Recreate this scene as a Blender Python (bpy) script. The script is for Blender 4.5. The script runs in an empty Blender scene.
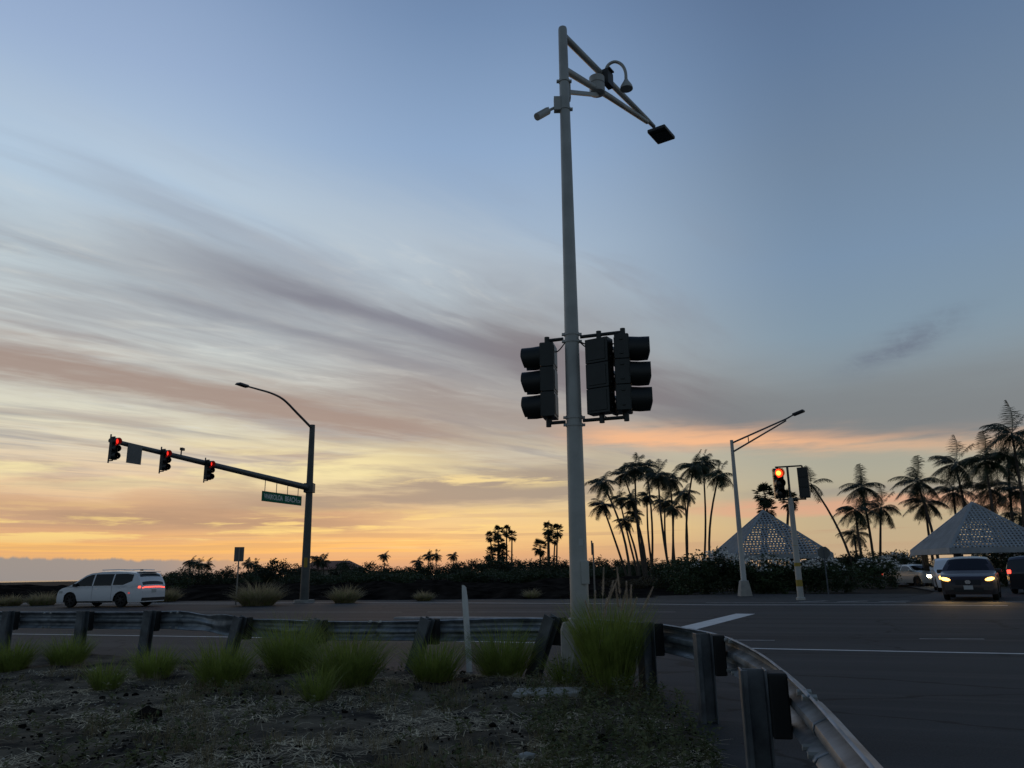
import bpy, bmesh, math, random
from mathutils import Vector, Matrix, noise as mnoise
PI = math.pi
R = math.radians
rnd = random.Random(7)
sc = bpy.context.scene
col = sc.collection

# ------------------------------------------------------------------ camera
CAM_H, CAM_PITCH, CAM_ROLL, FPX = 1.37, R(13.9), R(1.0), 760.0
cd = bpy.data.cameras.new('camera')
cd.sensor_width = 36.0
cd.lens = FPX / 1024 * 36.0
cd.clip_start = 0.05
cd.clip_end = 60000
cam = bpy.data.objects.new('camera', cd)
col.objects.link(cam)
_f = Vector((0, math.cos(CAM_PITCH), math.sin(CAM_PITCH)))
_u0 = Vector((0, -math.sin(CAM_PITCH), math.cos(CAM_PITCH)))
_r0 = Vector((1, 0, 0))
_r = _r0 * math.cos(CAM_ROLL) - _u0 * math.sin(CAM_ROLL)
_u = _r0 * math.sin(CAM_ROLL) + _u0 * math.cos(CAM_ROLL)
m = Matrix((( _r.x, _u.x, -_f.x, 0), (_r.y, _u.y, -_f.y, 0), (_r.z, _u.z, -_f.z, CAM_H), (0, 0, 0, 1)))
cam.matrix_world = m
sc.camera = cam


# survey helpers: turn a sighting into a point on the ground, or at a known distance
def sight(x, y):
    return (_f * FPX + _r * (x - 512) + _u * (384 - y)).normalized()


def gnd(x, y, z=0.0):
    d = sight(x, y)
    t = (z - CAM_H) / d.z
    return Vector((d.x * t, d.y * t, z))


def atD(x, y, D):
    d = sight(x, y)
    t = D / math.hypot(d.x, d.y)
    return Vector((d.x * t, d.y * t, CAM_H + d.z * t))


# road frame: U runs along the main road to the right, V across it and away
RA = R(20)
U = Vector((math.cos(RA), -math.sin(RA), 0))
V = Vector((math.sin(RA), math.cos(RA), 0))
ROAD_ROT = -RA


def uv(u, v, z=0.0):
    p = U * u + V * v
    return Vector((p.x, p.y, z))


# ------------------------------------------------------------------ colour helpers
def s2l(c):
    c = c / 255.0
    return c / 12.92 if c <= 0.04045 else ((c + 0.055) / 1.055) ** 2.4


def rgb(r, g, b, k=1.0):
    return (s2l(r) * k, s2l(g) * k, s2l(b) * k, 1.0)


# ------------------------------------------------------------------ world: dusk sky with streaked cloud
world = bpy.data.worlds.new('World')
sc.world = world
world.use_nodes = True
wt = world.node_tree
wt.nodes.clear()


class E:
    """tiny expression wrapper round shader math nodes"""
    nt = wt

    def __init__(s, sock):
        s.s = sock

    @staticmethod
    def op(kind, *a):
        n = E.nt.nodes.new('ShaderNodeMath')
        n.operation = kind
        for i, x in enumerate(a):
            if isinstance(x, E):
                E.nt.links.new(x.s, n.inputs[i])
            else:
                n.inputs[i].default_value = x
        return E(n.outputs[0])

    def __add__(s, o): return E.op('ADD', s, o)
    def __radd__(s, o): return E.op('ADD', o, s)
    def __sub__(s, o): return E.op('SUBTRACT', s, o)
    def __rsub__(s, o): return E.op('SUBTRACT', o, s)
    def __mul__(s, o): return E.op('MULTIPLY', s, o)
    def __rmul__(s, o): return E.op('MULTIPLY', o, s)
    def __truediv__(s, o): return E.op('DIVIDE', s, o)


def ss(a, b, x):
    n = E.nt.nodes.new('ShaderNodeMapRange')
    n.interpolation_type = 'SMOOTHSTEP'
    E.nt.links.new(x.s, n.inputs[0])
    n.inputs[1].default_value = a
    n.inputs[2].default_value = b
    return E(n.outputs[0])


def gauss(x, c, w):
    q = (x - c) * (1.0 / w)
    return E.op('POWER', 2.718281828, q * q * -1.0)


def comb(x, y, z=0.0):
    n = E.nt.nodes.new('ShaderNodeCombineXYZ')
    for i, a in enumerate((x, y, z)):
        if isinstance(a, E):
            E.nt.links.new(a.s, n.inputs[i])
        else:
            n.inputs[i].default_value = a
    return E(n.outputs[0])


def noi(v, scale=1.0, detail=4.0, rough=0.55, dist=0.0):
    n = E.nt.nodes.new('ShaderNodeTexNoise')
    E.nt.links.new(v.s, n.inputs['Vector'])
    n.inputs['Scale'].default_value = scale
    n.inputs['Detail'].default_value = detail
    n.inputs['Roughness'].default_value = rough
    n.inputs['Distortion'].default_value = dist
    return E(n.outputs[0])


def mixc(a, b, f, blend='MIX'):
    n = E.nt.nodes.new('ShaderNodeMix')
    n.data_type = 'RGBA'
    n.blend_type = blend
    n.clamp_factor = True
    for key, x in ((0, f), (6, a), (7, b)):
        if isinstance(x, E):
            E.nt.links.new(x.s, n.inputs[key])
        else:
            n.inputs[key].default_value = x
    return E(n.outputs[2])


def ramp(f, stops):
    n = E.nt.nodes.new('ShaderNodeValToRGB')
    E.nt.links.new(f.s, n.inputs[0])
    el = n.color_ramp.elements
    while len(el) < len(stops):
        el.new(0.5)
    for e, (p, c) in zip(el, stops):
        e.position = p
        e.color = c
    return E(n.outputs[0])


tc = wt.nodes.new('ShaderNodeTexCoord')
sep = wt.nodes.new('ShaderNodeSeparateXYZ')
wt.links.new(tc.outputs['Generated'], sep.inputs[0])
dx, dy, dz = E(sep.outputs[0]), E(sep.outputs[1]), E(sep.outputs[2])
DEG = 180 / PI
el = E.op('ARCSINE', dz) * DEG
az = E.op('ARCTAN2', dx, dy) * DEG
zc = E.op('MAXIMUM', dz, 0.012)
cs = (dy * 0.643 - dx * 0.766) / zc           # across the high cloud streaks
ct = (dx * 0.643 + dy * 0.766) / zc           # along them


def elramp(stops):
    return ramp(el * (1 / 60.0), [(e / 60.0, rgb(*c)) for e, c in stops])


left = elramp([(0, (196, 158, 128)), (1.6, (232, 176, 118)), (3.5, (220, 171, 133)), (6, (232, 198, 160)), (9.8, (226, 220, 196)), (13, (212, 214, 204)), (16.5, (206, 214, 214)),
               (20.5, (188, 202, 210)), (26.5, (180, 202, 223)), (34, (155, 177, 209)), (42, (130, 154, 190)), (60, (66, 84, 116))])
cent = elramp([(0, (194, 156, 128)), (1.3, (220, 172, 126)), (2.8, (242, 202, 138)), (5, (226, 200, 154)), (7.5, (208, 194, 164)), (11.3, (190, 184, 172)), (14, (182, 184, 182)),
               (17, (174, 182, 186)), (20, (170, 184, 196)), (24, (166, 185, 205)), (31, (144, 170, 203)), (39.5, (116, 142, 178)), (48, (92, 114, 150)), (60, (60, 76, 108))])
rigt = elramp([(0, (196, 166, 134)), (1.7, (194, 172, 138)), (3.5, (190, 174, 142)), (6.2, (174, 170, 152)), (8.5, (160, 164, 154)), (11, (142, 152, 156)), (16, (130, 151, 168)),
               (21, (122, 146, 172)), (28, (112, 134, 160)), (35, (98, 122, 154)), (42, (86, 108, 142)), (60, (56, 72, 104))])
back = elramp([(0, (104, 116, 124)), (6, (118, 124, 130)), (14, (114, 128, 138)), (30, (92, 110, 128)), (60, (54, 72, 94))])
base = mixc(mixc(left, cent, ss(-31, -3, az)), rigt, ss(1, 25, az))
aza = E.op('ABSOLUTE', az)
# high thin cloud, streaks converge to the right
warp = noi(comb(cs * 0.8, ct * 0.35), 1.0, 3)
csw = cs + (warp - 0.5) * 0.6
fib = noi(comb(csw * 4.0, ct * 0.9, 3.1), 1.0, 5, 0.55)
rip = noi(comb(cs * 6.0 + ct * 2.0, ct * 4.0, 7.7), 1.0, 5, 0.6, 0.4)
broad = noi(comb(csw * 1.5, ct * 0.3, 9.0), 1.0, 5, 0.55)
hfib = noi(comb(az * 0.06, el * 0.9, 17.0), 1.0, 6, 0.62, 0.2)
hi = ss(32, 19, el) * ss(3, 8, el)
c0 = base
veil = ss(0.44, 0.66, broad) * ss(34, 22, el) * ss(5, 10, el) * ss(20, -10, az)
c0 = mixc(c0, rgb(206, 212, 212), veil * 0.35)
c0 = mixc(c0, rgb(222, 226, 220), ss(0.50, 0.70, rip) * gauss(cs, 3.05, 0.5) * 0.6 * ss(8, -10, az))
c0 = mixc(c0, rgb(136, 136, 146), ss(0.50, 0.72, fib) * hi * 0.42 * ss(22, 4, az))
fib2 = noi(comb(csw * 9.0, ct * 3.0, 66.0), 1.0, 6, 0.65, 0.3)
c0 = mixc(c0, rgb(226, 228, 222), ss(0.50, 0.72, fib2) * ss(27, 20, el) * ss(6, 10, el) * ss(10, -8, az) * 0.32)
c0 = mixc(c0, rgb(130, 132, 142), ss(0.50, 0.28, fib2) * ss(27, 20, el) * ss(6, 10, el) * ss(14, -4, az) * 0.12)
# named streaks
edge = (fib - 0.5) * 0.55
b0 = gauss(cs + edge, 1.95, 0.10) * ss(-37, -24, az) * ss(-6, -16, az)
b1 = gauss(cs + edge, 2.25, 0.19) * ss(-36, -14, az) * ss(10, 0, az)
b2 = gauss(cs + edge, 2.66, 0.17) * ss(-36, -22, az) * ss(4, -8, az)
b3 = gauss(cs + edge * 1.8 + (rip - 0.5) * 0.5, 3.98, 0.46) * ss(4.5, 9, el) * ss(4, -10, az)
b3c = gauss(cs + edge * 2.0, 5.6, 0.5) * ss(5, 8, el) * ss(-2, -14, az) * ss(0.4, 0.6, broad)
b3b = gauss(cs + edge * 1.6, 3.2, 0.5) * ss(5, 9, el) * ss(-18, -5, az) * ss(13, 4, az)
b4 = gauss(cs + edge * 1.3, 2.2, 0.42) * ss(-8, 3, az) * ss(28, 17, az) * ss(7.5, 10.5, el)
mauve = noi(comb(csw * 2.2, ct * 0.45, 55.0), 1.0, 5, 0.55)
c0 = mixc(c0, rgb(150, 150, 156), ss(0.44, 0.66, mauve) * ss(26, 17, el) * ss(4, 9, el) * ss(16, 0, az) * 0.6)
c0 = mixc(c0, rgb(222, 224, 216), ss(0.52, 0.70, hfib) * ss(19, 15, el) * ss(9, 12, el) * ss(0, -14, az) * 0.5)
c0 = mixc(c0, rgb(150, 156, 170), b0 * 0.45)
c0 = mixc(c0, rgb(120, 120, 134), b1 * 0.8)
c0 = mixc(c0, rgb(130, 132, 144), b2 * 0.7)
c0 = mixc(c0, rgb(164, 144, 134), b3 * 0.95)
c0 = mixc(c0, rgb(186, 164, 146), b3c * 0.6)
c0 = mixc(c0, rgb(154, 142, 138), b3b * 0.75)
c0 = mixc(c0, rgb(128, 122, 127), b4 * 0.95)
# grey deck over the right, warm underside
n2 = noi(comb(az * 0.05, el * 0.35, 2.0), 1.0, 5, 0.58)
n3 = noi(comb(az * 0.10, el * 0.9, 5.0), 1.0, 5, 0.6)
elw = el + (n2 - 0.5) * 3.0
deck = ss(8.5, 10.0, elw + az * 0.04) * ss(17.0, 11.0, elw + az * 0.05) * ss(8, 18, az) * ss(75, 50, az)
c0 = mixc(c0, rgb(124, 128, 132), deck * 0.9)
glow = gauss(elw + az * 0.075 + (n3 - 0.5) * 1.6, 10.3, 0.8) * ss(1, 9, az) * (0.45 + 0.55 * ss(32, 14, az)) * ss(60, 44, az)
c0 = mixc(c0, rgb(244, 186, 142), glow * 1.0 * ss(0.26, 0.56, n3))
wisp = gauss(el - az * 0.28 + (n3 - 0.5) * 2.6, 6.5, 0.95) * gauss(az + (n2 - 0.5) * 8.0, 28.6, 2.9) * (0.4 + 0.6 * ss(0.30, 0.6, fib2))
c0 = mixc(c0, rgb(104, 112, 130), wisp * 0.75)
# lower cloud: brown-grey rolls and bright yellow gaps
n4 = noi(comb(az * 0.055, el * 0.40, 11.0), 1.0, 6, 0.58, 0.3)
n5 = noi(comb(az * 0.10, el * 1.0, 21.0), 1.0, 6, 0.62, 0.2)
n6 = noi(comb(az * 0.035, el * 1.3, 31.0), 1.0, 5, 0.58)
low = ss(11, 8, el) * ss(60, 38, aza)
c0 = mixc(c0, rgb(176, 156, 142), ss(0.48, 0.66, hfib) * ss(13, 9, el) * ss(2, 5, el) * ss(14, 0, az) * 0.6)
c0 = mixc(c0, rgb(250, 234, 176), ss(0.46, 0.60, n4) * gauss(el, 7.6, 1.5) * ss(2, -12, az) * 0.9)
roll0 = gauss(elw, 4.6, 1.3) * ss(-2, -14, az)
c0 = mixc(c0, rgb(206, 166, 132), roll0 * 0.9 * ss(0.62, 0.48, n4))
elr = el + (n5 - 0.5) * 1.8 - 0.03 * az
roll = ss(4.7, 5.3, elr) * ss(8.6, 6.6, elr) * ss(-27, -13, az) * ss(12, 3, az)
c0 = mixc(c0, rgb(164, 150, 136), roll * 0.95 * ss(0.66, 0.5, n4))
c0 = mixc(c0, rgb(252, 226, 160), gauss(el + (n5 - 0.5) * 1.5, 6.9, 0.5) * ss(0.5, 0.62, n5) * ss(-14, -8, az) * ss(8, 2, az) * 0.8)
roll2 = gauss(elw + (n5 - 0.5) * 2.0, 3.7, 0.7) * ss(-38, -28, az) * ss(-6, -16, az)
c0 = mixc(c0, rgb(172, 142, 120), roll2 * 0.8)
c0 = mixc(c0, rgb(255, 222, 140), ss(0.48, 0.60, n5) * gauss(el, 3.2, 1.2) * ss(7, -4, az) * 0.85)
c0 = mixc(c0, rgb(255, 194, 108), ss(0.44, 0.58, n6) * gauss(el, 1.9, 0.8) * ss(0, -10, az) * 0.85)
c0 = mixc(c0, rgb(188, 152, 124), ss(0.52, 0.62, n6) * gauss(el, 2.8, 1.6) * low * 0.5)
line_r = gauss(elw + az * 0.03 + (n5 - 0.5) * 1.2, 4.6, 0.4) * ss(8, 18, az) * ss(60, 40, az)
c0 = mixc(c0, rgb(226, 168, 138), line_r * 0.8)
c0 = mixc(c0, rgb(152, 146, 140), gauss(elw + az * 0.03, 5.5, 0.55) * ss(12, 22, az) * ss(60, 40, az) * 0.6)
# cloud bank sitting on the sea at the left, lumpy top
bump = noi(comb(az * 0.75, 0.0, 40.0), 1.0, 5, 0.62)
top = 1.45 + (bump - 0.5) * 0.9 - (az + 34) * 0.022
bank = ss(-0.05, 0.16, top - el) * ss(-14, -26, az) * ss(-80, -50, az)
c0 = mixc(c0, rgb(146, 144, 142), bank * 0.95)
c0 = mixc(c0, rgb(184, 150, 132), gauss(el, 0.0, 0.9) * ss(-24, -8, az) * ss(14, 0, az) * 0.5)
# behind the camera the sky is plain dusk; below the horizon it is dark
c0 = mixc(c0, back, ss(46, 84, aza))
c0 = mixc(rgb(40, 40, 40), c0, ss(-1.0, -0.1, el))
nish = wt.nodes.new('ShaderNodeTexSky')
nish.sky_type = 'NISHITA'
nish.sun_disc = False
SUN_EL, SUN_AZ = R(1.2), R(-9)
nish.sun_elevation = SUN_EL
nish.sun_rotation = SUN_AZ
bg1 = wt.nodes.new('ShaderNodeBackground')
bg2 = wt.nodes.new('ShaderNodeBackground')
wt.links.new(c0.s, bg1.inputs[0])
wt.links.new(nish.outputs[0], bg2.inputs[0])
bg1.inputs[1].default_value = 0.97
bg2.inputs[1].default_value = 0.006
ash = wt.nodes.new('ShaderNodeAddShader')
wo = wt.nodes.new('ShaderNodeOutputWorld')
wt.links.new(bg1.outputs[0], ash.inputs[0])
wt.links.new(bg2.outputs[0], ash.inputs[1])
wt.links.new(ash.outputs[0], wo.inputs[0])

sl = bpy.data.lights.new('sun', 'SUN')
sl.energy = 0.12
sl.angle = R(12)
sl.color = (1.0, 0.62, 0.35)
so = bpy.data.objects.new('sun', sl)
col.objects.link(so)
sd = Vector((math.sin(SUN_AZ) * math.cos(SUN_EL), math.cos(SUN_AZ) * math.cos(SUN_EL), math.sin(R(3))))
so.rotation_euler = sd.to_track_quat('Z', 'Y').to_euler()

vs = sc.view_settings
vs.view_transform = 'Standard'
vs.look = 'None'
vs.exposure = 0.0
vs.gamma = 1.0
vs.use_curve_mapping = False


# ------------------------------------------------------------------ materials
def mat(name, c, rough=0.7, metal=0.0, spec=0.5, var=0.0, scale=3.0, c2=None, bump=0.0, bscale=20.0, detail=5, objrand=0.0, stretch=None, emis=None, estr=0.0, thin=0.0, coat=0.0):
    m = bpy.data.materials.new(name)
    m.use_nodes = True
    nt = m.node_tree
    p = nt.nodes['Principled BSDF']
    c = tuple(c[:3]) + (1.0,)
    p.inputs['Base Color'].default_value = c
    p.inputs['Roughness'].default_value = rough
    p.inputs['Metallic'].default_value = metal
    p.inputs['Specular IOR Level'].default_value = spec
    if coat:
        p.inputs['Coat Weight'].default_value = coat
        p.inputs['Coat Roughness'].default_value = 0.05
    last = None
    if var or c2 or bump:
        t = nt.nodes.new('ShaderNodeTexCoord')
        src = t.outputs['Object']
        if stretch:
            mp = nt.nodes.new('ShaderNodeMapping')
            mp.inputs['Scale'].default_value = stretch
            nt.links.new(src, mp.inputs[0])
            src = mp.outputs[0]
    if var or c2:
        n = nt.nodes.new('ShaderNodeTexNoise')
        n.inputs['Scale'].default_value = scale
        n.inputs['Detail'].default_value = detail
        n.inputs['Roughness'].default_value = 0.6
        nt.links.new(src, n.inputs['Vector'])
        r = nt.nodes.new('ShaderNodeValToRGB')
        a = tuple(x * (1 - var) for x in c[:3]) + (1,)
        b = (tuple(c2[:3]) + (1,)) if c2 else tuple(x * (1 + var) for x in c[:3]) + (1,)
        r.color_ramp.elements[0].position = 0.36
        r.color_ramp.elements[1].position = 0.64
        r.color_ramp.elements[0].color = a
        r.color_ramp.elements[1].color = b
        nt.links.new(n.outputs[0], r.inputs[0])
        last = r.outputs[0]
        nt.links.new(last, p.inputs['Base Color'])
    if objrand:
        oi = nt.nodes.new('ShaderNodeObjectInfo')
        h = nt.nodes.new('ShaderNodeHueSaturation')
        mr = nt.nodes.new('ShaderNodeMapRange')
        mr.inputs[3].default_value = 1 - objrand
        mr.inputs[4].default_value = 1 + objrand
        nt.links.new(oi.outputs['Random'], mr.inputs[0])
        nt.links.new(mr.outputs[0], h.inputs['Value'])
        if last:
            nt.links.new(last, h.inputs['Color'])
        else:
            h.inputs['Color'].default_value = c
        nt.links.new(h.outputs[0], p.inputs['Base Color'])
    if bump:
        n = nt.nodes.new('ShaderNodeTexNoise')
        n.inputs['Scale'].default_value = bscale
        n.inputs['Detail'].default_value = 6
        nt.links.new(src, n.inputs['Vector'])
        b = nt.nodes.new('ShaderNodeBump')
        b.inputs['Strength'].default_value = bump
        b.inputs['Distance'].default_value = 0.02
        nt.links.new(n.outputs[0], b.inputs['Height'])
        nt.links.new(b.outputs[0], p.inputs['Normal'])
    if emis:
        p.inputs['Emission Color'].default_value = tuple(emis[:3]) + (1,)
        p.inputs['Emission Strength'].default_value = estr
    if thin:
        p.inputs['Subsurface Weight'].default_value = 0.0
        tr = nt.nodes.new('ShaderNodeBsdfTranslucent')
        mx = nt.nodes.new('ShaderNodeMixShader')
        mx.inputs[0].default_value = thin
        if last:
            nt.links.new(last, tr.inputs[0])
        else:
            tr.inputs[0].default_value = c
        out = nt.nodes['Material Output']
        nt.links.new(p.outputs[0], mx.inputs[1])
        nt.links.new(tr.outputs[0], mx.inputs[2])
        nt.links.new(mx.outputs[0], out.inputs[0])
    return m


M = {}
M['ground'] = mat('dry_earth', (.026, .023, .019), .95, spec=.1, var=.45, scale=.6, bump=.5, bscale=6)
M['lava'] = mat('black_lava', (.010, .009, .009), .95, spec=.0, c2=(.034, .028, .024), var=.3, scale=.8, bump=.8, bscale=9)
M['verge'] = mat('verge_soil', (.018, .018, .018), .95, spec=.12, c2=(.165, .142, .102), var=.3, scale=1.5, bump=1.0, bscale=38, detail=9)
M['gravel'] = mat('shoulder_gravel', (.075, .074, .072), .95, spec=.1, var=.25, scale=2.5, bump=.4, bscale=40)
M['paint'] = mat('road_paint', (.84, .85, .84), .7, c2=(.62, .62, .62), var=.1, scale=4)
M['paint_worn'] = mat('worn_paint', (.48, .48, .48), .8, c2=(.20, .20, .20), var=.1, scale=3)
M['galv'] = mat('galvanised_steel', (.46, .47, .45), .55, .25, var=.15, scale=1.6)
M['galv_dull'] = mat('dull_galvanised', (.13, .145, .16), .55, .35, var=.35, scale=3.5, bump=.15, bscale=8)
M['rail'] = mat('rail_steel', (.22, .25, .28), .48, .5, var=.4, scale=4.0, bump=.15, bscale=7)
M['white_pole'] = mat('pale_pole', (.50, .50, .48), .5, .1, var=.08, scale=2)
M['green_pole'] = mat('dark_pole', (.10, .11, .11), .5, .3, var=.15, scale=2)
M['lava_rock'] = M['lava']
M['concrete'] = mat('concrete', (.46, .44, .41), .9, c2=(.33, .32, .30), var=.1, scale=4, bump=.35, bscale=25)
M['slab'] = mat('pale_slab', (.52, .52, .50), .9, c2=(.36, .36, .34), var=.1, scale=6, bump=.3, bscale=30)
M['sigblk'] = mat('signal_housing', (.020, .026, .026), .42, var=.2, scale=4)
M['visor'] = mat('signal_visor', (.014, .017, .017), .5)
M['lens_dark'] = mat('dark_lens', (.02, .02, .02), .2)
M['lens_red'] = mat('lit_red_lens', (.4, .01, .01), .3, emis=(1.0, .028, .016), estr=1.25)
M['lens_red_bright'] = mat('bright_red_lens', (.6, .05, .01), .3, emis=(1.0, .040, .010), estr=2.4)
M['bulb'] = mat('signal_hot_spot', (.8, .4, .1), .3, emis=(1.0, .42, .06), estr=2.6)
M['black'] = mat('black_block', (.012, .013, .014), .75)
M['lamp'] = mat('lamp_housing', (.05, .052, .055), .5, .2)
M['sign_back'] = mat('sign_back', (.16, .17, .17), .55, .3, var=.1, scale=3)
M['sign_green'] = mat('sign_green', (.006, .17, .09), .6, spec=.2)
M['letters'] = mat('sign_letters', (.80, .84, .82), .5)
M['yellow'] = mat('yellow_band', (.42, .30, .05), .6)
M['stake'] = mat('stake_white', (.88, .89, .88), .6, c2=(.70, .71, .71), var=.1, scale=7)
M['wood_post'] = mat('sign_post', (.30, .27, .24), .8)
M['trunk'] = mat('palm_trunk', (.085, .070, .056), .9, var=.3, scale=2.5, stretch=(1, 1, 8))
M['frond'] = mat('palm_frond', (.030, .045, .016), .55, var=.25, scale=.8, objrand=.25, thin=.12)
M['leaf'] = mat('tree_leaf', (.028, .042, .018), .7, var=.3, scale=.5, objrand=.35, thin=.1)
M['leaf2'] = mat('hedge_leaf', (.036, .060, .020), .7, var=.3, scale=.7, objrand=.25, thin=.1)
M['leafdry'] = mat('undergrowth_leaf', (.085, .065, .028), .8, var=.35, scale=.7, objrand=.2)
M['flower'] = mat('white_flower', (.85, .84, .80), .7)
M['bark'] = mat('bark', (.07, .055, .045), .95, var=.3, scale=5)
M['grass'] = mat('bunch_grass', (.25, .31, .070), .65, spec=.2, var=.3, scale=7, objrand=.15, thin=.3)
M['grass_dry'] = mat('dry_blade', (.24, .20, .11), .8, var=.3, scale=9, thin=.15)
M['plume'] = mat('seed_plume', (.60, .50, .40), .9, var=.2, scale=9, thin=.3)
M['pampas'] = mat('pale_tuft', (.42, .36, .22), .85, var=.3, scale=4, thin=.3)
M['straw'] = mat('straw', (.56, .49, .34), .9, var=.5, scale=2.0)
M['weed'] = mat('weed_leaf', (.10, .135, .045), .75, spec=.2, c2=(.20, .20, .09), var=.3, scale=3.0, thin=.15)
M['lattice'] = mat('lattice_slat', (.36, .39, .42), .7, var=.12, scale=1.5)
M['wood_dark'] = mat('dark_timber', (.05, .042, .036), .8)
M['roof_red'] = mat('clay_roof', (.30, .15, .11), .9, var=.2, scale=2)
M['roof_dark'] = mat('shingle_roof', (.10, .085, .075), .9, var=.2, scale=2)
M['stucco'] = mat('stucco', (.32, .27, .22), .9, var=.1, scale=2)
M['sea'] = mat('sea_water', (.10, .12, .14), .18, bump=.4, bscale=.05)
M['white_car'] = mat('white_car_paint', (.82, .84, .88), .28, 0, coat=.6)
M['maroon_car'] = mat('dusky_car_paint', (.030, .021, .024), .3, .2, coat=.4)
M['black_car'] = mat('dark_car_paint', (.030, .033, .040), .25, .3, coat=.7)
M['silver_car'] = mat('silver_car_paint', (.50, .50, .48), .3, .2, coat=.6)
M['glass'] = mat('car_glass', (.008, .009, .010), .08, spec=.4)
M['tyre'] = mat('tyre', (.012, .012, .012), .85)
M['rim'] = mat('dark_rim', (.05, .05, .055), .35, .7)
M['trim'] = mat('black_trim', (.012, .012, .013), .6)
M['plate'] = mat('number_plate', (.52, .54, .54), .6)
M['tail'] = mat('lit_tail_lamp', (.5, .02, .02), .3, emis=(1, .06, .035), estr=3.5)
M['tail_dim'] = mat('tail_lamp', (.32, .015, .015), .25, emis=(1, .05, .03), estr=.5)
M['head_amber'] = mat('amber_headlamp', (.8, .6, .3), .3, emis=(1, .50, .10), estr=6)
M['head_white'] = mat('white_headlamp', (.8, .8, .7), .3, emis=(1, .88, .62), estr=40)
M['head_far'] = mat('distant_headlamp', (.8, .8, .8), .3, emis=(.9, .92, 1), estr=30)
M['house_lamp'] = mat('porch_lamp', (.8, .8, .6), .3, emis=(1, .75, .4), estr=3)
M['chrome'] = mat('bright_trim', (.6, .6, .62), .2, .9)


def asphalt():
    m = bpy.data.materials.new('asphalt')
    m.use_nodes = True
    E.nt = m.node_tree
    nt = E.nt
    p = nt.nodes['Principled BSDF']
    g = nt.nodes.new('ShaderNodeNewGeometry')
    sp = nt.nodes.new('ShaderNodeSeparateXYZ')
    nt.links.new(g.outputs['Position'], sp.inputs[0])
    x, y = E(sp.outputs[0]), E(sp.outputs[1])
    u = x * U.x + y * U.y
    v = x * V.x + y * V.y
    fine = noi(comb(u * 55.0, v * 55.0), 1.0, 3, .7)
    patch = noi(comb(u * .09, v * .6), 1.0, 5, .6)
    big = noi(comb(u * .35, v * .9, 4), 1.0, 4, .6)
    c = mixc((.029, .032, .035, 1), (.047, .051, .055, 1), ss(.36, .64, patch))
    c = mixc(c, (.034, .034, .035, 1), ss(.5, .7, big) * .5)
    # tar-dark wheel tracks and repaved strip along the road
    vw = v + (patch - .5) * .8
    tracks = gauss(vw, 17.1, .95) + gauss(vw, 21.2, .25) + gauss(vw, 23.0, .3) + gauss(vw, 28.6, .4)
    c = mixc(c, (.013, .013, .015, 1), tracks * .8)
    c = mixc(c, mixc((.026, .028, .030, 1), (.093, .10, .106, 1), ss(.35, .65, fine)), .35)
    stain = noi(comb(u * .9, v * 2.6, 8.0), 1.0, 5, .65)
    c = mixc(c, (.016, .016, .017, 1), ss(.60, .72, stain) * .55)
    lite = noi(comb(u * .05, v * 1.5, 15.0), 1.0, 4, .6)
    c = mixc(c, (.085, .084, .082, 1), ss(.52, .66, lite) * .55)
    # crack seams
    vor = nt.nodes.new('ShaderNodeTexVoronoi')
    vor.feature = 'DISTANCE_TO_EDGE'
    vor.inputs['Scale'].default_value = .22
    nt.links.new((comb(u + (big - .5) * 2.2, v * 1.6 + (patch - .5) * 2.0)).s, vor.inputs['Vector'])
    crack = ss(.011, .004, E(vor.outputs['Distance']))
    c = mixc(c, (.015, .015, .015, 1), crack * .8)
    nt.links.new(c.s, p.inputs['Base Color'])
    p.inputs['Roughness'].default_value = .8
    p.inputs['Specular IOR Level'].default_value = .16
    b = nt.nodes.new('ShaderNodeBump')
    b.inputs['Strength'].default_value = .45
    b.inputs['Distance'].default_value = .006
    nt.links.new(fine.s, b.inputs['Height'])
    nt.links.new(b.outputs[0], p.inputs['Normal'])
    E.nt = wt
    return m


M['asphalt'] = asphalt()


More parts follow.
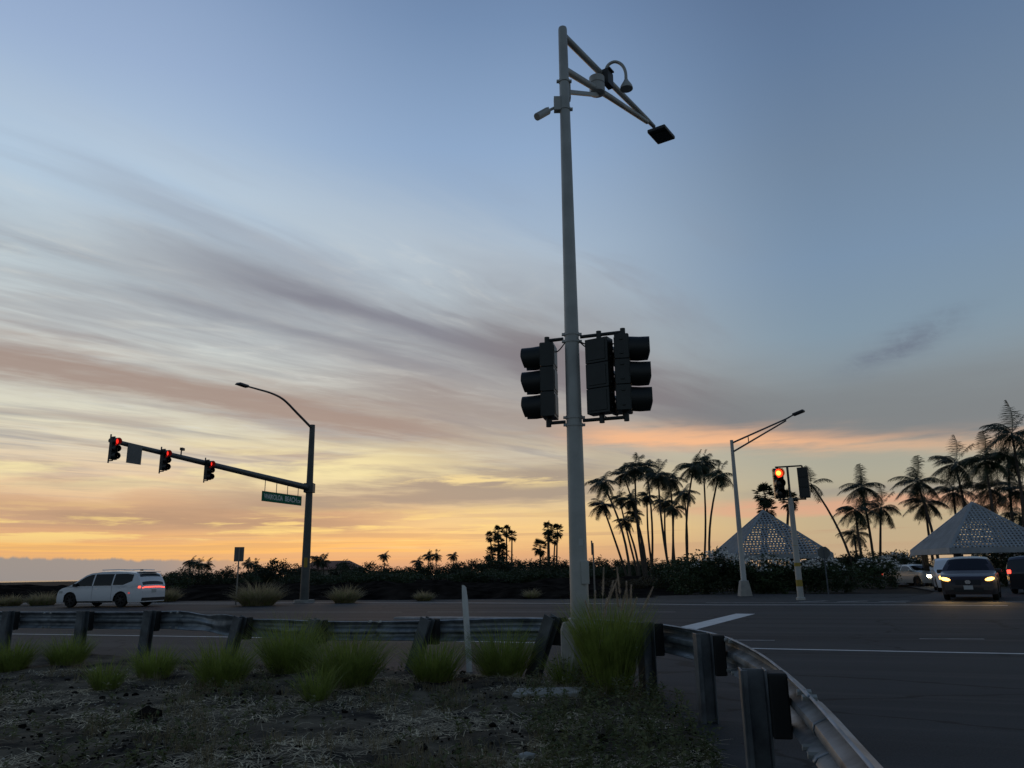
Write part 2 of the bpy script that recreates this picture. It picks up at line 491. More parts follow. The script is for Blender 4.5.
# ------------------------------------------------------------------ mesh + object helpers
class MB:
    def __init__(s):
        s.v = []
        s.f = []

    def add(s, vs, fs):
        o = len(s.v)
        s.v += [tuple(p) for p in vs]
        s.f += [tuple(i + o for i in f) for f in fs]
        return s

    def box(s, c, size, rot=None, taper=1.0):
        c = Vector(c)
        hx, hy, hz = (k / 2 for k in size)
        vs = []
        for z, k in ((-hz, 1.0), (hz, taper)):
            for x, y in ((-hx, -hy), (hx, -hy), (hx, hy), (-hx, hy)):
                p = Vector((x * k, y * k, z))
                if rot is not None:
                    p = rot @ p
                vs.append(c + p)
        return s.add(vs, [(3, 2, 1, 0), (4, 5, 6, 7), (0, 1, 5, 4), (1, 2, 6, 5), (2, 3, 7, 6), (3, 0, 4, 7)])

    def bar(s, a, b, w, h, up=Vector((0, 0, 1))):
        a, b = Vector(a), Vector(b)
        d = (b - a)
        L = d.length
        d.normalize()
        x = d.cross(up)
        if x.length < 1e-4:
            x = Vector((1, 0, 0))
        x.normalize()
        y = x.cross(d)
        rot = Matrix((x, d, y)).transposed()
        return s.box((a + b) / 2, (w, L, h), rot)

    def tube(s, pts, rad, n=10, caps=True):
        pts = [Vector(p) for p in pts]
        if not isinstance(rad, (list, tuple)):
            rad = [rad] * len(pts)
        vs, fs = [], []
        prev = None
        for i, p in enumerate(pts):
            d = (pts[min(i + 1, len(pts) - 1)] - pts[max(i - 1, 0)]).normalized()
            if prev is None:
                a = d.orthogonal().normalized()
            else:
                a = prev - d * prev.dot(d)
                a.normalize()
            prev = a
            b = d.cross(a)
            for k in range(n):
                t = 2 * PI * k / n
                vs.append(p + (a * math.cos(t) + b * math.sin(t)) * rad[i])
        for i in range(len(pts) - 1):
            for k in range(n):
                k2 = (k + 1) % n
                fs.append((i * n + k, i * n + k2, (i + 1) * n + k2, (i + 1) * n + k))
        if caps:
            fs.append(tuple(reversed(range(n))))
            fs.append(tuple((len(pts) - 1) * n + k for k in range(n)))
        return s.add(vs, fs)

    def grid(s, rows):
        n = len(rows[0])
        vs = [p for r in rows for p in r]
        fs = []
        for i in range(len(rows) - 1):
            for j in range(n - 1):
                fs.append((i * n + j, i * n + j + 1, (i + 1) * n + j + 1, (i + 1) * n + j))
        return s.add(vs, fs)

    def mesh(s, name, material, smooth=False):
        me = bpy.data.meshes.new(name)
        me.from_pydata(s.v, [], s.f)
        me.update()
        if material:
            me.materials.append(material)
        if smooth:
            me.polygons.foreach_set('use_smooth', [True] * len(me.polygons))
            try:
                me.set_sharp_from_angle(angle=R(40))
            except Exception:
                pass
        return me

    def build(s, name, material, parent=None, smooth=True, loc=None, bevel=0.0):
        return link(name, s.mesh(name, material, smooth), parent, loc, bevel)


def link(name, me, parent=None, loc=None, bevel=0.0):
    o = bpy.data.objects.new(name, me)
    col.objects.link(o)
    if parent is not None:
        o.parent = parent
    if loc is not None:
        o.location = loc
    if bevel:
        b = o.modifiers.new('bevel', 'BEVEL')
        b.width = bevel
        b.segments = 2
        b.limit_method = 'ANGLE'
        b.angle_limit = R(50)
    return o


def tag(o, label, cat, group=None):
    o['label'] = label
    o['category'] = cat
    if group:
        o['group'] = group
    return o


def thing(name, label, cat, loc=(0, 0, 0), rz=0.0, group=None):
    o = bpy.data.objects.new(name, None)
    col.objects.link(o)
    o.empty_display_size = 0.2
    o.location = loc
    o.rotation_euler = (0, 0, rz)
    return tag(o, label, cat, group)


def struct(o):
    o['kind'] = 'structure'
    return o


def stuff(o, label=None, cat=None):
    o['kind'] = 'stuff'
    if label:
        o['label'] = label
        o['category'] = cat
    return o


def dup(o, parent=None):
    c = o.copy()
    col.objects.link(c)
    if parent is not None:
        c.parent = parent
    for ch in o.children:
        dup(ch, c)
    return c


def nz(x, y, z=0.0):
    return mnoise.noise(Vector((x, y, z)))


# ------------------------------------------------------------------ setting: ground, sea, roads
def disc(name, r, z, material, n=96, rings=(0.02, .08, .25, 1.0)):
    b = MB()
    vs = [(0, 0, z)]
    fs = []
    for k in rings:
        for i in range(n):
            t = 2 * PI * i / n
            vs.append((r * k * math.cos(t), r * k * math.sin(t), z))
    for i in range(n):
        fs.append((0, 1 + i, 1 + (i + 1) % n))
    for j in range(len(rings) - 1):
        for i in range(n):
            a, c = 1 + j * n, 1 + (j + 1) * n
            fs.append((a + i, c + i, c + (i + 1) % n, a + (i + 1) % n))
    b.add(vs, fs)
    return struct(b.build(name, material, smooth=False))


disc('sea', 30000, -9.0, M['sea'])
disc('ground', 900, -0.06, M['ground'])


def sheet(name, pts, z, material):
    b = MB()
    b.add([(p[0], p[1], z) for p in pts], [tuple(range(len(pts)))])
    return struct(b.build(name, material, smooth=False))


FAR = 37.6
sheet('main_road', [uv(-420, -14), uv(420, -14), uv(420, FAR), uv(-420, FAR)], 0.0, M['asphalt'])
sheet('side_road', [uv(3.5, FAR), uv(27, FAR), uv(22, 44), uv(22, 190), uv(6.6, 190), uv(6.6, 47), uv(5.8, 43)], 0.0, M['asphalt'])
sheet('far_shoulder', [uv(-420, FAR), uv(3.4, FAR), uv(5.7, 43.2), uv(-4, 44.6), uv(-13, 39.4), uv(-20, 38.6), uv(-420, 38.3)], -0.004, M['gravel'])


def stripe(name, pts, w, material, z=.004):
    pts = [Vector((p[0], p[1], z)) for p in pts]
    rows = []
    for i, p in enumerate(pts):
        d = (pts[min(i + 1, len(pts) - 1)] - pts[max(i - 1, 0)]).normalized()
        n = Vector((-d.y, d.x, 0))
        rows.append([p - n * w / 2, p + n * w / 2])
    b = MB()
    b.grid(rows)
    return struct(b.build(name, material, smooth=False))


stripe('edge_line', [uv(-160, 15.3), uv(-20, 15.25), uv(-12.7, 15.3), uv(-6, 15.1), uv(-0.6, 14.58), uv(3.1, 14.45), uv(8, 14.6)], .13, M['paint'])
stripe('edge_line', [uv(9, 14.7), uv(12, 15.2), uv(15, 16.5)], .13, M['paint'])
stripe('lane_line', [uv(-160, 26.0), uv(-26, 25.95), uv(-14, 26.1)], .16, M['paint_worn'])
stripe('lane_line', [uv(-13.0, 26.2), uv(-4.0, 26.4)], .16, M['paint_worn'])
stripe('far_edge_line', [uv(-160, 34.9), uv(-26, 34.9), uv(-15, 34.2), uv(-6.5, 32.6), uv(-4.5, 31.9), uv(-3.2, 31.5), uv(3.4, 31.2), uv(6.4, 30.6)], .22, M['paint'])
stripe('far_edge_line', [uv(-160, 33.3), uv(-26, 33.3), uv(-16, 32.6)], .14, M['paint_worn'])
stripe('stop_line', [uv(-2.75, 18.6), uv(-1.72, 25.4)], .58, M['paint'])
stripe('stop_line', [uv(6.9, 33.4), uv(13.6, 33.0)], .30, M['paint_worn'])
stripe('crosswalk_line', [uv(-3.8, 33.4), uv(3.6, 33.0)], .22, M['paint_worn'])
for k in range(3):
    stripe('crosswalk_line', [uv(-0.2 + k * 1.5, 34.0), uv(.9 + k * 1.5, 35.0 - .25 * k)], .34, M['paint_worn'])
stripe('lane_dash', [uv(2.0, 17.0), uv(3.1, 17.1)], .12, M['paint_worn'])
stripe('lane_dash', [uv(-1.3, 16.2), uv(-.6, 16.25)], .12, M['paint_worn'])
# raised white-nosed median beyond the rail
nose = MB()
rows = []
for i in range(13):
    t = i / 12
    w = .30 * math.sin(PI * min(1, .12 + t * .88)) ** .6 + .02
    c = uv(-12.2 + 5.2 * t, 22.4)
    rows.append([c - V * w - Vector((0, 0, .02)), c - V * (w * .85) + Vector((0, 0, .05)), c + V * (w * .85) + Vector((0, 0, .05)), c + V * w - Vector((0, 0, .02))])
nose.grid(rows)
struct(nose.build('median_nose', M['paint_worn'], smooth=False))

# lava field beyond the road
b = MB()
rows = []
NU, NV = 190, 60
for j in range(NV + 1):
    v = 38.1 + (j / NV) ** 1.6 * 63.5
    row = []
    for i in range(NU + 1):
        u = -150 + 148 * i / NU
        fade = min(1, (v - 38.1) / 2.5) * min(1, max(0, (-6 - u) / 9.0))
        h = .26 + .55 * nz(u * .16, v * .16) + .45 * abs(nz(u * .5, v * .5, 3)) + .16 * nz(u * 1.3, v * 1.3, 5)
        row.append(uv(u, v, -.07 + max(0, h) * max(0, fade)))
    rows.append(row)
b.grid(rows)
struct(b.build('lava_field', M['lava'], smooth=False))

# ------------------------------------------------------------------ verge with its boundary along the guardrail
RAILP = [(uv(-30, 11.75), .75), (uv(-20, 11.75), .75), (uv(-15, 11.72), .75), (uv(-11.9, 11.7), .755), (uv(-10.9, 11.68), .765), (uv(-9.3, 11.25), .70), (uv(-7.4, 10.95), .665),
         (uv(-5.2, 10.75), .70), (uv(-3.4, 10.4), .755), (Vector((1.50, 9.72, 0)), .75), (Vector((1.84, 8.6, 0)), .75), (Vector((1.95, 7.5, 0)), .75), (Vector((1.80, 5.9, 0)), .75),
         (Vector((1.50, 4.3, 0)), .75), (Vector((1.19, 2.95, 0)), .75), (Vector((.95, 1.9, 0)), .75), (Vector((.80, .9, 0)), .75), (Vector((.74, -1.0, 0)), .75), (Vector((.74, -5.0, 0)), .75)]


def catmull(P, n=10):
    out = []
    for i in range(len(P) - 1):
        p0, p1, p2, p3 = P[max(i - 1, 0)], P[i], P[i + 1], P[min(i + 2, len(P) - 1)]
        for k in range(n):
            t = k / n
            out.append(.5 * ((2 * p1) + (p2 - p0) * t + (2 * p0 - 5 * p1 + 4 * p2 - p3) * t * t + (3 * p1 - p0 - 3 * p2 + p3) * t ** 3))
    out.append(P[-1])
    return out


RAIL = catmull([Vector((p.x, p.y, z)) for p, z in RAILP], 8)


def rail_sd(x, y):
    """signed distance to the rail line, positive on the verge side"""
    best = 1e9
    sgn = 1
    for a, c in zip(RAIL, RAIL[1:]):
        ex, ey = c.x - a.x, c.y - a.y
        L2 = ex * ex + ey * ey
        t = max(0, min(1, ((x - a.x) * ex + (y - a.y) * ey) / L2))
        qx, qy = x - a.x - ex * t, y - a.y - ey * t
        d = qx * qx + qy * qy
        if d < best:
            best = d
            sgn = 1 if (ex * qy - ey * qx) < 0 else -1
    return sgn * math.sqrt(best)


def verge_h(x, y, sd=None):
    if sd is None:
        sd = rail_sd(x, y)
    k = max(-1, min(1, (sd - .42 + .10 * nz(x * 2.3, y * 2.3, 8)) / .35))
    h = .05 + .045 * nz(x * .55, y * .55) + .035 * nz(x * 1.7, y * 1.7, 2) + .022 * nz(x * 5, y * 5, 4) + .014 * nz(x * 13, y * 13, 6)
    kk = (k + 1) / 2
    return -.06 * (1 - kk) + max(.004, h) * kk


b = MB()
rows = []
ys = []
y = -2.5
while y < 19:
    ys.append(y)
    y += .045 if y < 7 else (.07 if y < 12 else .14)
xs = []
x = -16.0
while x < 2.4:
    xs.append(x)
    x += .16 if x < -9 else (.09 if x < -5 else .055)
for y in ys:
    rows.append([(x, y, verge_h(x, y)) for x in xs])
b.grid(rows)
struct(b.build('verge_ground', M['verge'], smooth=True))

# ------------------------------------------------------------------ ground litter on the verge (uncountable)
def on_verge(x, y, margin=.35):
    return rail_sd(x, y) > margin


def scatter(n, bias=1.6):
    """points on the verge, denser near the viewer, matched to the visible wedge"""
    out = []
    while len(out) < n:
        y = 1.9 + 10.0 * rnd.random() ** bias
        x = (rnd.random() * 2 - 1) * y * .78
        if x > 2.2 or x < -14:
            continue
        if on_verge(x, y):
            out.append((x, y))
    return out


straw = MB()
for x, y in scatter(44000, 1.25):
    dens = nz(x * .8, y * .8, 12) + .35 * nz(x * 2.2, y * 2.2, 13)
    if dens < -.04 + (.10 if x > .6 else 0) and rnd.random() < .93:
        continue
    L = rnd.uniform(.05, .22)
    a = rnd.uniform(0, 2 * PI)
    w = rnd.uniform(.0018, .0042)
    z = verge_h(x, y) + .006
    d = Vector((math.cos(a), math.sin(a), rnd.uniform(-.05, .22)))
    n = Vector((-math.sin(a), math.cos(a), 0)) * w
    p = Vector((x, y, z))
    q = p + d * L * .5
    r = p + d * L + Vector((0, 0, -rnd.uniform(0, .03)))
    straw.add([p - n, p + n, q + n, q - n, r + n * .4, r - n * .4], [(0, 1, 2, 3), (3, 2, 4, 5)])
stuff(straw.build('dry_straw', M['straw'], smooth=False), 'dry straw and mown grass stems scattered over the verge soil', 'straw')

rocks = MB()
ico = bmesh.new()
bmesh.ops.create_icosphere(ico, subdivisions=1, radius=1)
iv = [v.co.copy() for v in ico.verts]
ifc = [tuple(v.index for v in f.verts) for f in ico.faces]
ico.free()
for x, y in scatter(5200, 1.5):
    if nz(x * .7, y * .7, 30) < .0 and rnd.random() < .75:
        continue
    s = rnd.uniform(.006, .018) if rnd.random() < .93 else rnd.uniform(.02, .045)
    z = verge_h(x, y)
    o = rnd.uniform(0, 99)
    rocks.add([Vector((x, y, z + s * .25)) + Vector((c.x, c.y, c.z * .7)) * s * (1 + .45 * nz(c.x * 1.5 + o, c.y * 1.5, c.z * 1.5)) for c in iv], ifc)
stuff(rocks.build('lava_gravel', M['lava'], smooth=False), 'black lava gravel strewn across the verge soil', 'gravel')

pebbles = MB()
for x, y in scatter(420, 1.2):
    s_ = rnd.uniform(.005, .013)
    o = rnd.uniform(0, 99)
    z = verge_h(x, y)
    pebbles.add([Vector((x, y, z + s_ * .4)) + Vector((c.x, c.y, c.z * .6)) * s_ * (1 + .4 * nz(c.x * 1.5 + o, c.y * 1.5, c.z)) for c in iv], ifc)
stuff(pebbles.build('pale_pebbles', M['slab'], smooth=False), 'small pale pebbles sprinkled over the dark verge soil', 'pebbles')

weeds = MB()


def leafquad(B, p, d, up, L, w):
    side = d.cross(up)
    if side.length < 1e-4:
        side = Vector((1, 0, 0))
    side.normalize()
    m_ = p + d * L * .5 + up * L * .08
    t_ = p + d * L
    B.add([p, m_ + side * w * .5, t_, m_ - side * w * .5], [(0, 1, 2, 3)])


cnt = 0
for x, y in scatter(6000, 1.1):
    dn = nz(x * .5 + 5, y * .5, 40) + .5 * nz(x * 1.6, y * 1.6, 41)
    want = .95 if (x > .1 and y < 9.2) else (.5 if dn > .06 else .05)
    if rnd.random() > want * .75:
        continue
    big = 1.0 if x > .15 else .6
    z = verge_h(x, y)
    hgt = rnd.uniform(.06, .34) * big
    lean = Vector((rnd.uniform(-.5, .5), rnd.uniform(-.5, .5), 1)).normalized()
    p = Vector((x, y, z))
    tip = p + lean * hgt
    sdv = Vector((.0016, 0, 0))
    weeds.add([p - sdv, p + sdv, tip + sdv * .5, tip - sdv * .5], [(0, 1, 2, 3)])
    for k in range(int(5 + hgt * 46)):
        t = rnd.uniform(.15, 1)
        a = rnd.uniform(0, 2 * PI)
        d = Vector((math.cos(a), math.sin(a), rnd.uniform(-.15, .7))).normalized()
        leafquad(weeds, p.lerp(tip, t), d, Vector((0, 0, 1)), rnd.uniform(.025, .075), rnd.uniform(.014, .034))
    cnt += 1
stuff(weeds.build('ground_weeds', M['weed'], smooth=False), 'low leafy weeds covering the verge beside the guardrail posts', 'weeds')

tufts = MB()
for x, y in scatter(1700, 1.1):
    if nz(x * .6, y * .6, 50) < -.02 or (x > .2 and y < 8):
        continue
    z = verge_h(x, y)
    for k in range(rnd.randint(12, 30)):
        a = rnd.uniform(0, 2 * PI)
        L = rnd.uniform(.06, .20) * (1.5 if y < 4.2 and nz(x, y, 77) > 0 else 1)
        e = rnd.uniform(.5, 1.4)
        d = Vector((math.cos(a) * math.cos(e), math.sin(a) * math.cos(e), math.sin(e)))
        p = Vector((x + rnd.gauss(0, .03), y + rnd.gauss(0, .03), z - .005))
        n = Vector((-math.sin(a), math.cos(a), 0)) * .0018
        q = p + d * L * .6
        r = p + d * L + Vector((0, 0, -.2 * L))
        tufts.add([p - n, p + n, q + n, q - n, r], [(0, 1, 2, 3), (3, 2, 4)])
me = tufts.mesh('short_grass', M['grass_dry'])
stuff(link('short_grass', me), 'sparse short dry grass sprouting through the verge soil', 'grass')


# ------------------------------------------------------------------ guardrail
rail = thing('guardrail', 'dented galvanised steel guardrail curving round the corner of the verge', 'guardrail', (0, 0, 0))
PROF = [(-.156, .006), (-.150, -.004), (-.132, .010), (-.100, .078), (-.078, .083), (-.055, .078), (-.022, .012), (0, .006), (.022, .012), (.055, .078), (.078, .083), (.100, .078), (.132, .010), (.150, -.004), (.156, .006)]


def sweep(path, i0, i1, off, zdrop):
    rows = []
    for i in range(i0, i1 + 1):
        a, c = path[max(i - 1, 0)], path[min(i + 1, len(path) - 1)]
        d = Vector((c.x - a.x, c.y - a.y, 0)).normalized()
        n = Vector((-d.y, d.x, 0))          # towards the traffic side
        p = path[i]
        uu = p.x * U.x + p.y * U.y
        vv = p.x * V.x + p.y * V.y
        dmg = math.exp(-((uu + 9.6) / 1.0) ** 2) if vv > 9.5 else 0
        dm2 = (math.exp(-((uu + 6.2) / 1.6) ** 2) + .7 * math.exp(-((uu + 3.4) / .5) ** 2)) if vv > 9.5 else 0
        row = []
        for z, k in PROF:
            kk = k * (1 - .6 * dmg)
            zz = z * (1 - .12 * dm2) + .03 * dmg * math.sin(uu * 4 + z * 12)
            tw = (.25 * dm2 + .35 * dmg * math.sin(uu * 2.2)) * z
            wv = .014 * (dmg + dm2) * nz(uu * 3, z * 10, 1) * 2
            row.append(Vector((p.x, p.y, p.z - .156 + zz + zdrop)) + n * (off + kk + tw + wv))
        rows.append(row)
    b = MB()
    b.grid(rows)
    return b


fine = catmull(RAIL, 4)
N = len(fine)
cuts = [0, 70, 124, 208, 268, 356, 418, 470, N - 1]
cuts = sorted(set(min(c, N - 1) for c in cuts))
for i, (a, c) in enumerate(zip(cuts, cuts[1:])):
    o = sweep(fine, a, min(c + 4, N - 1), .0 if i % 2 else .006, 0).build('rail_beam', M['rail'], rail)
    sm = o.modifiers.new('thick', 'SOLIDIFY')
    sm.thickness = .004
for i in cuts[1:-1]:
    q = fine[i]
    a_, c_ = fine[max(i - 1, 0)], fine[min(i + 1, N - 1)]
    d = Vector((c_.x - a_.x, c_.y - a_.y, 0)).normalized()
    n = Vector((-d.y, d.x, 0))
    for k in (-.09, .09):
        for zq in (-.022, -.29):
            bb = MB()
            c3 = Vector((q.x, q.y, q.z + zq)) + d * k
            bb.tube([c3 - n * .022, c3 + n * .05], .017, 6)
            bb.build('splice_bolt', M['galv'], rail, smooth=False)
# posts (C section), blocks and bolts: base point, lean vector at top, rail normal
def rail_near(x, y):
    best = min(range(len(fine)), key=lambda i: (fine[i].x - x) ** 2 + (fine[i].y - y) ** 2)
    a, c = fine[max(best - 1, 0)], fine[min(best + 1, N - 1)]
    d = Vector((c.x - a.x, c.y - a.y, 0)).normalized()
    return fine[best], d, Vector((-d.y, d.x, 0))


POSTS = [  # where the rail is met (u, v or x, y), top offset of base along the rail
    ('uv', -27.0, 11.7, 0, .10), ('uv', -24.6, 11.7, 0, .10), ('uv', -22.2, 11.7, 0, .12), ('uv', -19.8, 11.7, 0, .1), ('uv', -17.4, 11.7, 0, .1), ('uv', -15.1, 11.7, 0, .1),
    ('uv', -13.1, 11.7, -.01, .18), ('uv', -11.45, 11.7, -.08, .17), ('uv', -8.9, 11.2, -.30, .17), ('uv', -7.25, 10.95, -.28, .17), ('uv', -5.2, 10.75, -.36, .17), ('uv', -3.1, 10.3, -.48, .17),
    ('xy', 1.62, 9.3, 0, .17), ('xy', 1.90, 7.55, 0, .17), ('xy', 1.60, 4.85, 0, .17), ('xy', 1.06, 2.3, 0, .17), ('xy', .76, .2, 0, .17), ('xy', .74, -2.0, 0, .17)]
for kind, a, c, lean, wd in POSTS:
    q = uv(a, c) if kind == 'uv' else Vector((a, c, 0))
    p, d, n = rail_near(q.x, q.y)
    top = Vector((p.x, p.y, p.z + .03)) - n * .195
    bot = Vector((p.x, p.y, -.25)) - n * .195 - d * (-lean * -1.0 if False else 0) + d * lean
    ax = (top - bot)
    L = ax.length
    az_ = ax.normalized()
    xx = (d - az_ * d.dot(az_)).normalized()
    yy = az_.cross(xx)
    rot = Matrix((xx, yy, az_)).transposed()
    pb = MB()
    wd = .17
    mid = (top + bot) / 2
    pb.box(mid - yy * .070, (wd, .012, L), rot)
    pb.box(mid + yy * .070, (wd, .012, L), rot)
    pb.box(mid, (.012, .128, L), rot)
    pb.box(mid + xx * (wd / 2 - .006) - yy * .05, (.012, .028, L), rot)
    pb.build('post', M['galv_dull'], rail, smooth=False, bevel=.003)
    bl = MB()
    blc = Vector((p.x, p.y, p.z - .165)) - n * .062
    rb = Matrix((d, n, Vector((0, 0, 1)))).transposed()
    bl.box(blc, (.19, .11, .36), rb)
    bk = bl.build('spacer_block', M['black'], rail, smooth=False, bevel=.012)
    bb = MB()
    bb.tube([blc + n * .09, blc + n * .185], .018, 8)
    bb.build('bolt', M['galv'], rail)


# ------------------------------------------------------------------ traffic signal heads
def signal_head(parent, loc, face, lit=None, size=1.0, visor_len=.27, redmat='lens_red', label=None):
    """three-section head; face = horizontal direction the lenses point to"""
    rz = math.atan2(face[1], face[0]) + PI / 2       # local -Y is the front
    hd = MB()
    for k in (-1, 0, 1):
        hd.box((0, .02, k * .357), (.345, .19, .350))
        hd.box((0, -.078, k * .357), (.335, .012, .335))
        hd.box((-.178, .02, k * .357 + .1), (.014, .05, .03))
        hd.box((-.178, .02, k * .357 - .1), (.014, .05, .03))
        hd.box((0, .118, k * .357), (.27, .012, .28))
    hd.tube([(0, .02, .535), (0, .02, .60)], .032, 10)
    hd.tube([(0, .02, -.535), (0, .02, -.60)], .032, 10)
    o = hd.build('signal_head', M['sigblk'], parent, smooth=False, bevel=.008)
    o.location = loc
    o.rotation_euler = (0, 0, rz)
    o.scale = (size,) * 3
    if label:
        o['label'] = label
    for k in (1, 0, -1):
        ln = MB()
        n = 20
        rows = []
        for j in range(5):
            t = j / 4
            rr = .15 * math.sin(t * PI / 2)
            rows.append([(rr * math.cos(2 * PI * i / n), -.086 - .028 * math.cos(t * PI / 2), k * .357 + rr * math.sin(2 * PI * i / n)) for i in range(n + 1)])
        ln.grid(rows)
        ln.build('lens', M[redmat] if (lit == 'red' and k == 1) else M['lens_dark'], o)
        if lit == 'red' and k == 1 and redmat == 'lens_red_bright':
            bl_ = MB()
            bl_.tube([(0, -.112, k * .357), (0, -.118, k * .357)], [.088, .075], 18)
            bl_.build('bulb', M['bulb'], o)
        vz = MB()
        rows = []
        m = 24
        for j, (yy, sc_) in enumerate(((-.08, 1.0), (-.08 - visor_len * .5, .99), (-.08 - visor_len, .97), (-.08 - visor_len + .002, .93), (-.10, .955))):
            row = []
            for i in range(m + 1):
                a = R(-62) + (R(304)) * i / m
                x_, z_ = .17 * sc_ * math.cos(a), .17 * sc_ * math.sin(a)
                cut = max(0, -math.sin(a)) * .16 * visor_len
                y_ = yy if yy > -.12 else min(-.12, yy + cut)
                row.append((x_, y_, k * .357 + z_ - .012 * (yy < -.12)))
            rows.append(row)
        vz.grid(rows)
        vz.build('visor', M['visor'], o)
    return o


def catmull_pts(P):
    return catmull([Vector(p) for p in P], 5)


# ------------------------------------------------------------------ the main pole
PD = 9.9
pb = Vector((.789, 9.866, 0))
pole = thing('signal_pole', 'tall galvanised pole in the verge carrying three black signal heads and a truss lamp arm', 'signal pole', pb)
TOPZ = 9.34
gz = verge_h(pb.x, pb.y)
pole.rotation_euler = (0, R(.42), 0)
f = MB()
oct_ = [(.26, -.3), (.26, .66), (.23, .75), (.16, .76)]
n = 8
rows = []
for r_, z_ in oct_:
    rows.append([(r_ * math.cos(2 * PI * (i + .5) / n), r_ * math.sin(2 * PI * (i + .5) / n), z_) for i in range(n + 1)])
f.grid(rows)
f.add([(.16 * math.cos(2 * PI * (i + .5) / n), .16 * math.sin(2 * PI * (i + .5) / n), .76) for i in range(n)], [tuple(range(n))])
f.build('footing', M['concrete'], pole, smooth=False, bevel=.01)
s = MB()
s.tube([(0, 0, .76), (0, 0, .80), (0, 0, .81), (0, 0, 4.0), (0, 0, TOPZ - .03), (0, 0, TOPZ)], [.145, .145, .118, .099, .066, .060], 24)
s.build('shaft', M['galv'], pole)
for zz, r_ in ((3.24, .105), (3.34, .105), (4.39, .097), (4.49, .097), (8.42, .074), (7.95, .076)):
    c = MB()
    c.tube([(0, 0, zz - .02), (0, 0, zz + .02)], r_ + .008, 24)
    for sx in (-1, 1):
        c.box((sx * (r_ + .02), 0, zz), (.035, .05, .03))
    c.build('clamp', M['galv'], pole)
hdl = MB()
hdl.box((.07, -.115, 1.35), (.10, .03, .28))
hdl.build('hand_hole_cover', M['galv'], pole, smooth=False, bevel=.006)
# bracket bars parallel to the main road
for zz in (4.44, 3.29):
    br = MB()
    br.tube([(U * -.353) + Vector((0, -.0, zz)), U * -.12 + Vector((0, 0, zz))], .024, 10)
    br.tube([U * .12 + Vector((0, 0, zz)), U * .70 + Vector((0, 0, zz))], .024, 10)
    for k in (-.353, .70, .375):
        br.tube([U * k + Vector((0, 0, zz - .05)), U * k + Vector((0, 0, zz + .05))], .036, 10)
    br.build('bracket', M['sigblk'], pole)
hz = (4.44 + 3.29) / 2
signal_head(pole, U * -.353 + Vector((0, 0, hz)), Vector((-1, .22, 0)), size=.955, visor_len=.28)
signal_head(pole, U * .375 + V * .02 + Vector((0, 0, hz)), V * 1.0 + U * .22, size=.955, visor_len=.28)
signal_head(pole, U * .70 + Vector((0, 0, hz)), U * 1.0 + V * .16, size=.955, visor_len=.28)
for ku, zz in ((-.353, 4.44), (.375, 4.44), (.70, 4.44)):
    cbm = MB()
    a_ = U * (.10 if ku > 0 else -.10) + Vector((0, 0, zz - .06))
    b_ = U * ku * .96 + V * .03 + Vector((0, 0, zz - .09))
    cbm.tube(catmull_pts([a_, (a_ + b_) / 2 - Vector((0, 0, .07 + abs(ku) * .06)), b_]), .009, 6)
    cbm.build('cable', M['black'], pole)
jr = MB()
jr.tube([(0, 0, 2.30), (0, 0, 2.335)], .110, 24)
jr.build('joint_ring', M['galv'], pole)
st_ = MB()
st_.box((.03, -.1105, 1.72), (.055, .006, .085))
st_.build('sticker', M['plate'], pole, smooth=False)
# truss lamp arm
def on_pole(px, py, D):
    q = atD(px, py, D) - pb
    q.x -= .0073 * q.z
    return q


tip = on_pole(652, 124, 12.85)
a0 = Vector((0, 0, atD(565, 35, PD).z))
b0 = Vector((0, 0, atD(566, 69, PD).z))
am = MB()
jn = b0.lerp(tip, .90)
jn = a0.lerp(tip, .93)
am.tube([a0, a0.lerp(tip, .5), jn, tip + (tip - jn) * .35], [.054, .05, .044, .036], 12)
am.build('upper_arm', M['galv'], pole)
am = MB()
am.tube([b0, b0.lerp(jn, .5), jn - Vector((0, 0, .05))], [.054, .05, .042], 12)
am.build('lower_arm', M['galv'], pole)
adir = (tip - a0)
adir.z = 0
adir.normalize()
aside = Vector((adir.y, -adir.x, 0))
rotA = Matrix((aside, adir, Vector((0, 0, 1)))).transposed()
lh = MB()
lc = tip + adir * .42 + Vector((0, 0, .01))
lh.box(lc, (.36, .50, .075), rotA)
lh.box(lc + Vector((0, 0, .05)), (.26, .34, .05), rotA)
lo = lh.build('lamp_head', M['lamp'], pole, smooth=False, bevel=.02)
lg = MB()
lg.box(lc - Vector((0, 0, .043)), (.28, .32, .012), rotA)
lg.build('lamp_lens', M['lens_dark'], lo, smooth=False)
# cylinder sensor on its own stub arm
sp_ = on_pole(597, 86, 10.85)
ar0 = Vector((0, 0, atD(570, 92, PD).z))
arm = MB()
arm.bar(ar0 + (sp_ - ar0) * .08, sp_ - Vector((0, 0, .16)), .055, .06)
arm.box(ar0 + (sp_ - ar0).normalized() * .10, (.10, .12, .26))
arm.build('sensor_arm', M['galv'], pole, smooth=False, bevel=.006)
cy = MB()
cy.tube([sp_ + Vector((0, 0, z)) for z in (-.16, -.13, .02, .03, .04, .15, .17)], [.08, .125, .125, .112, .125, .125, .10], 24)
cy.build('sensor_canister', M['white_pole'], pole)
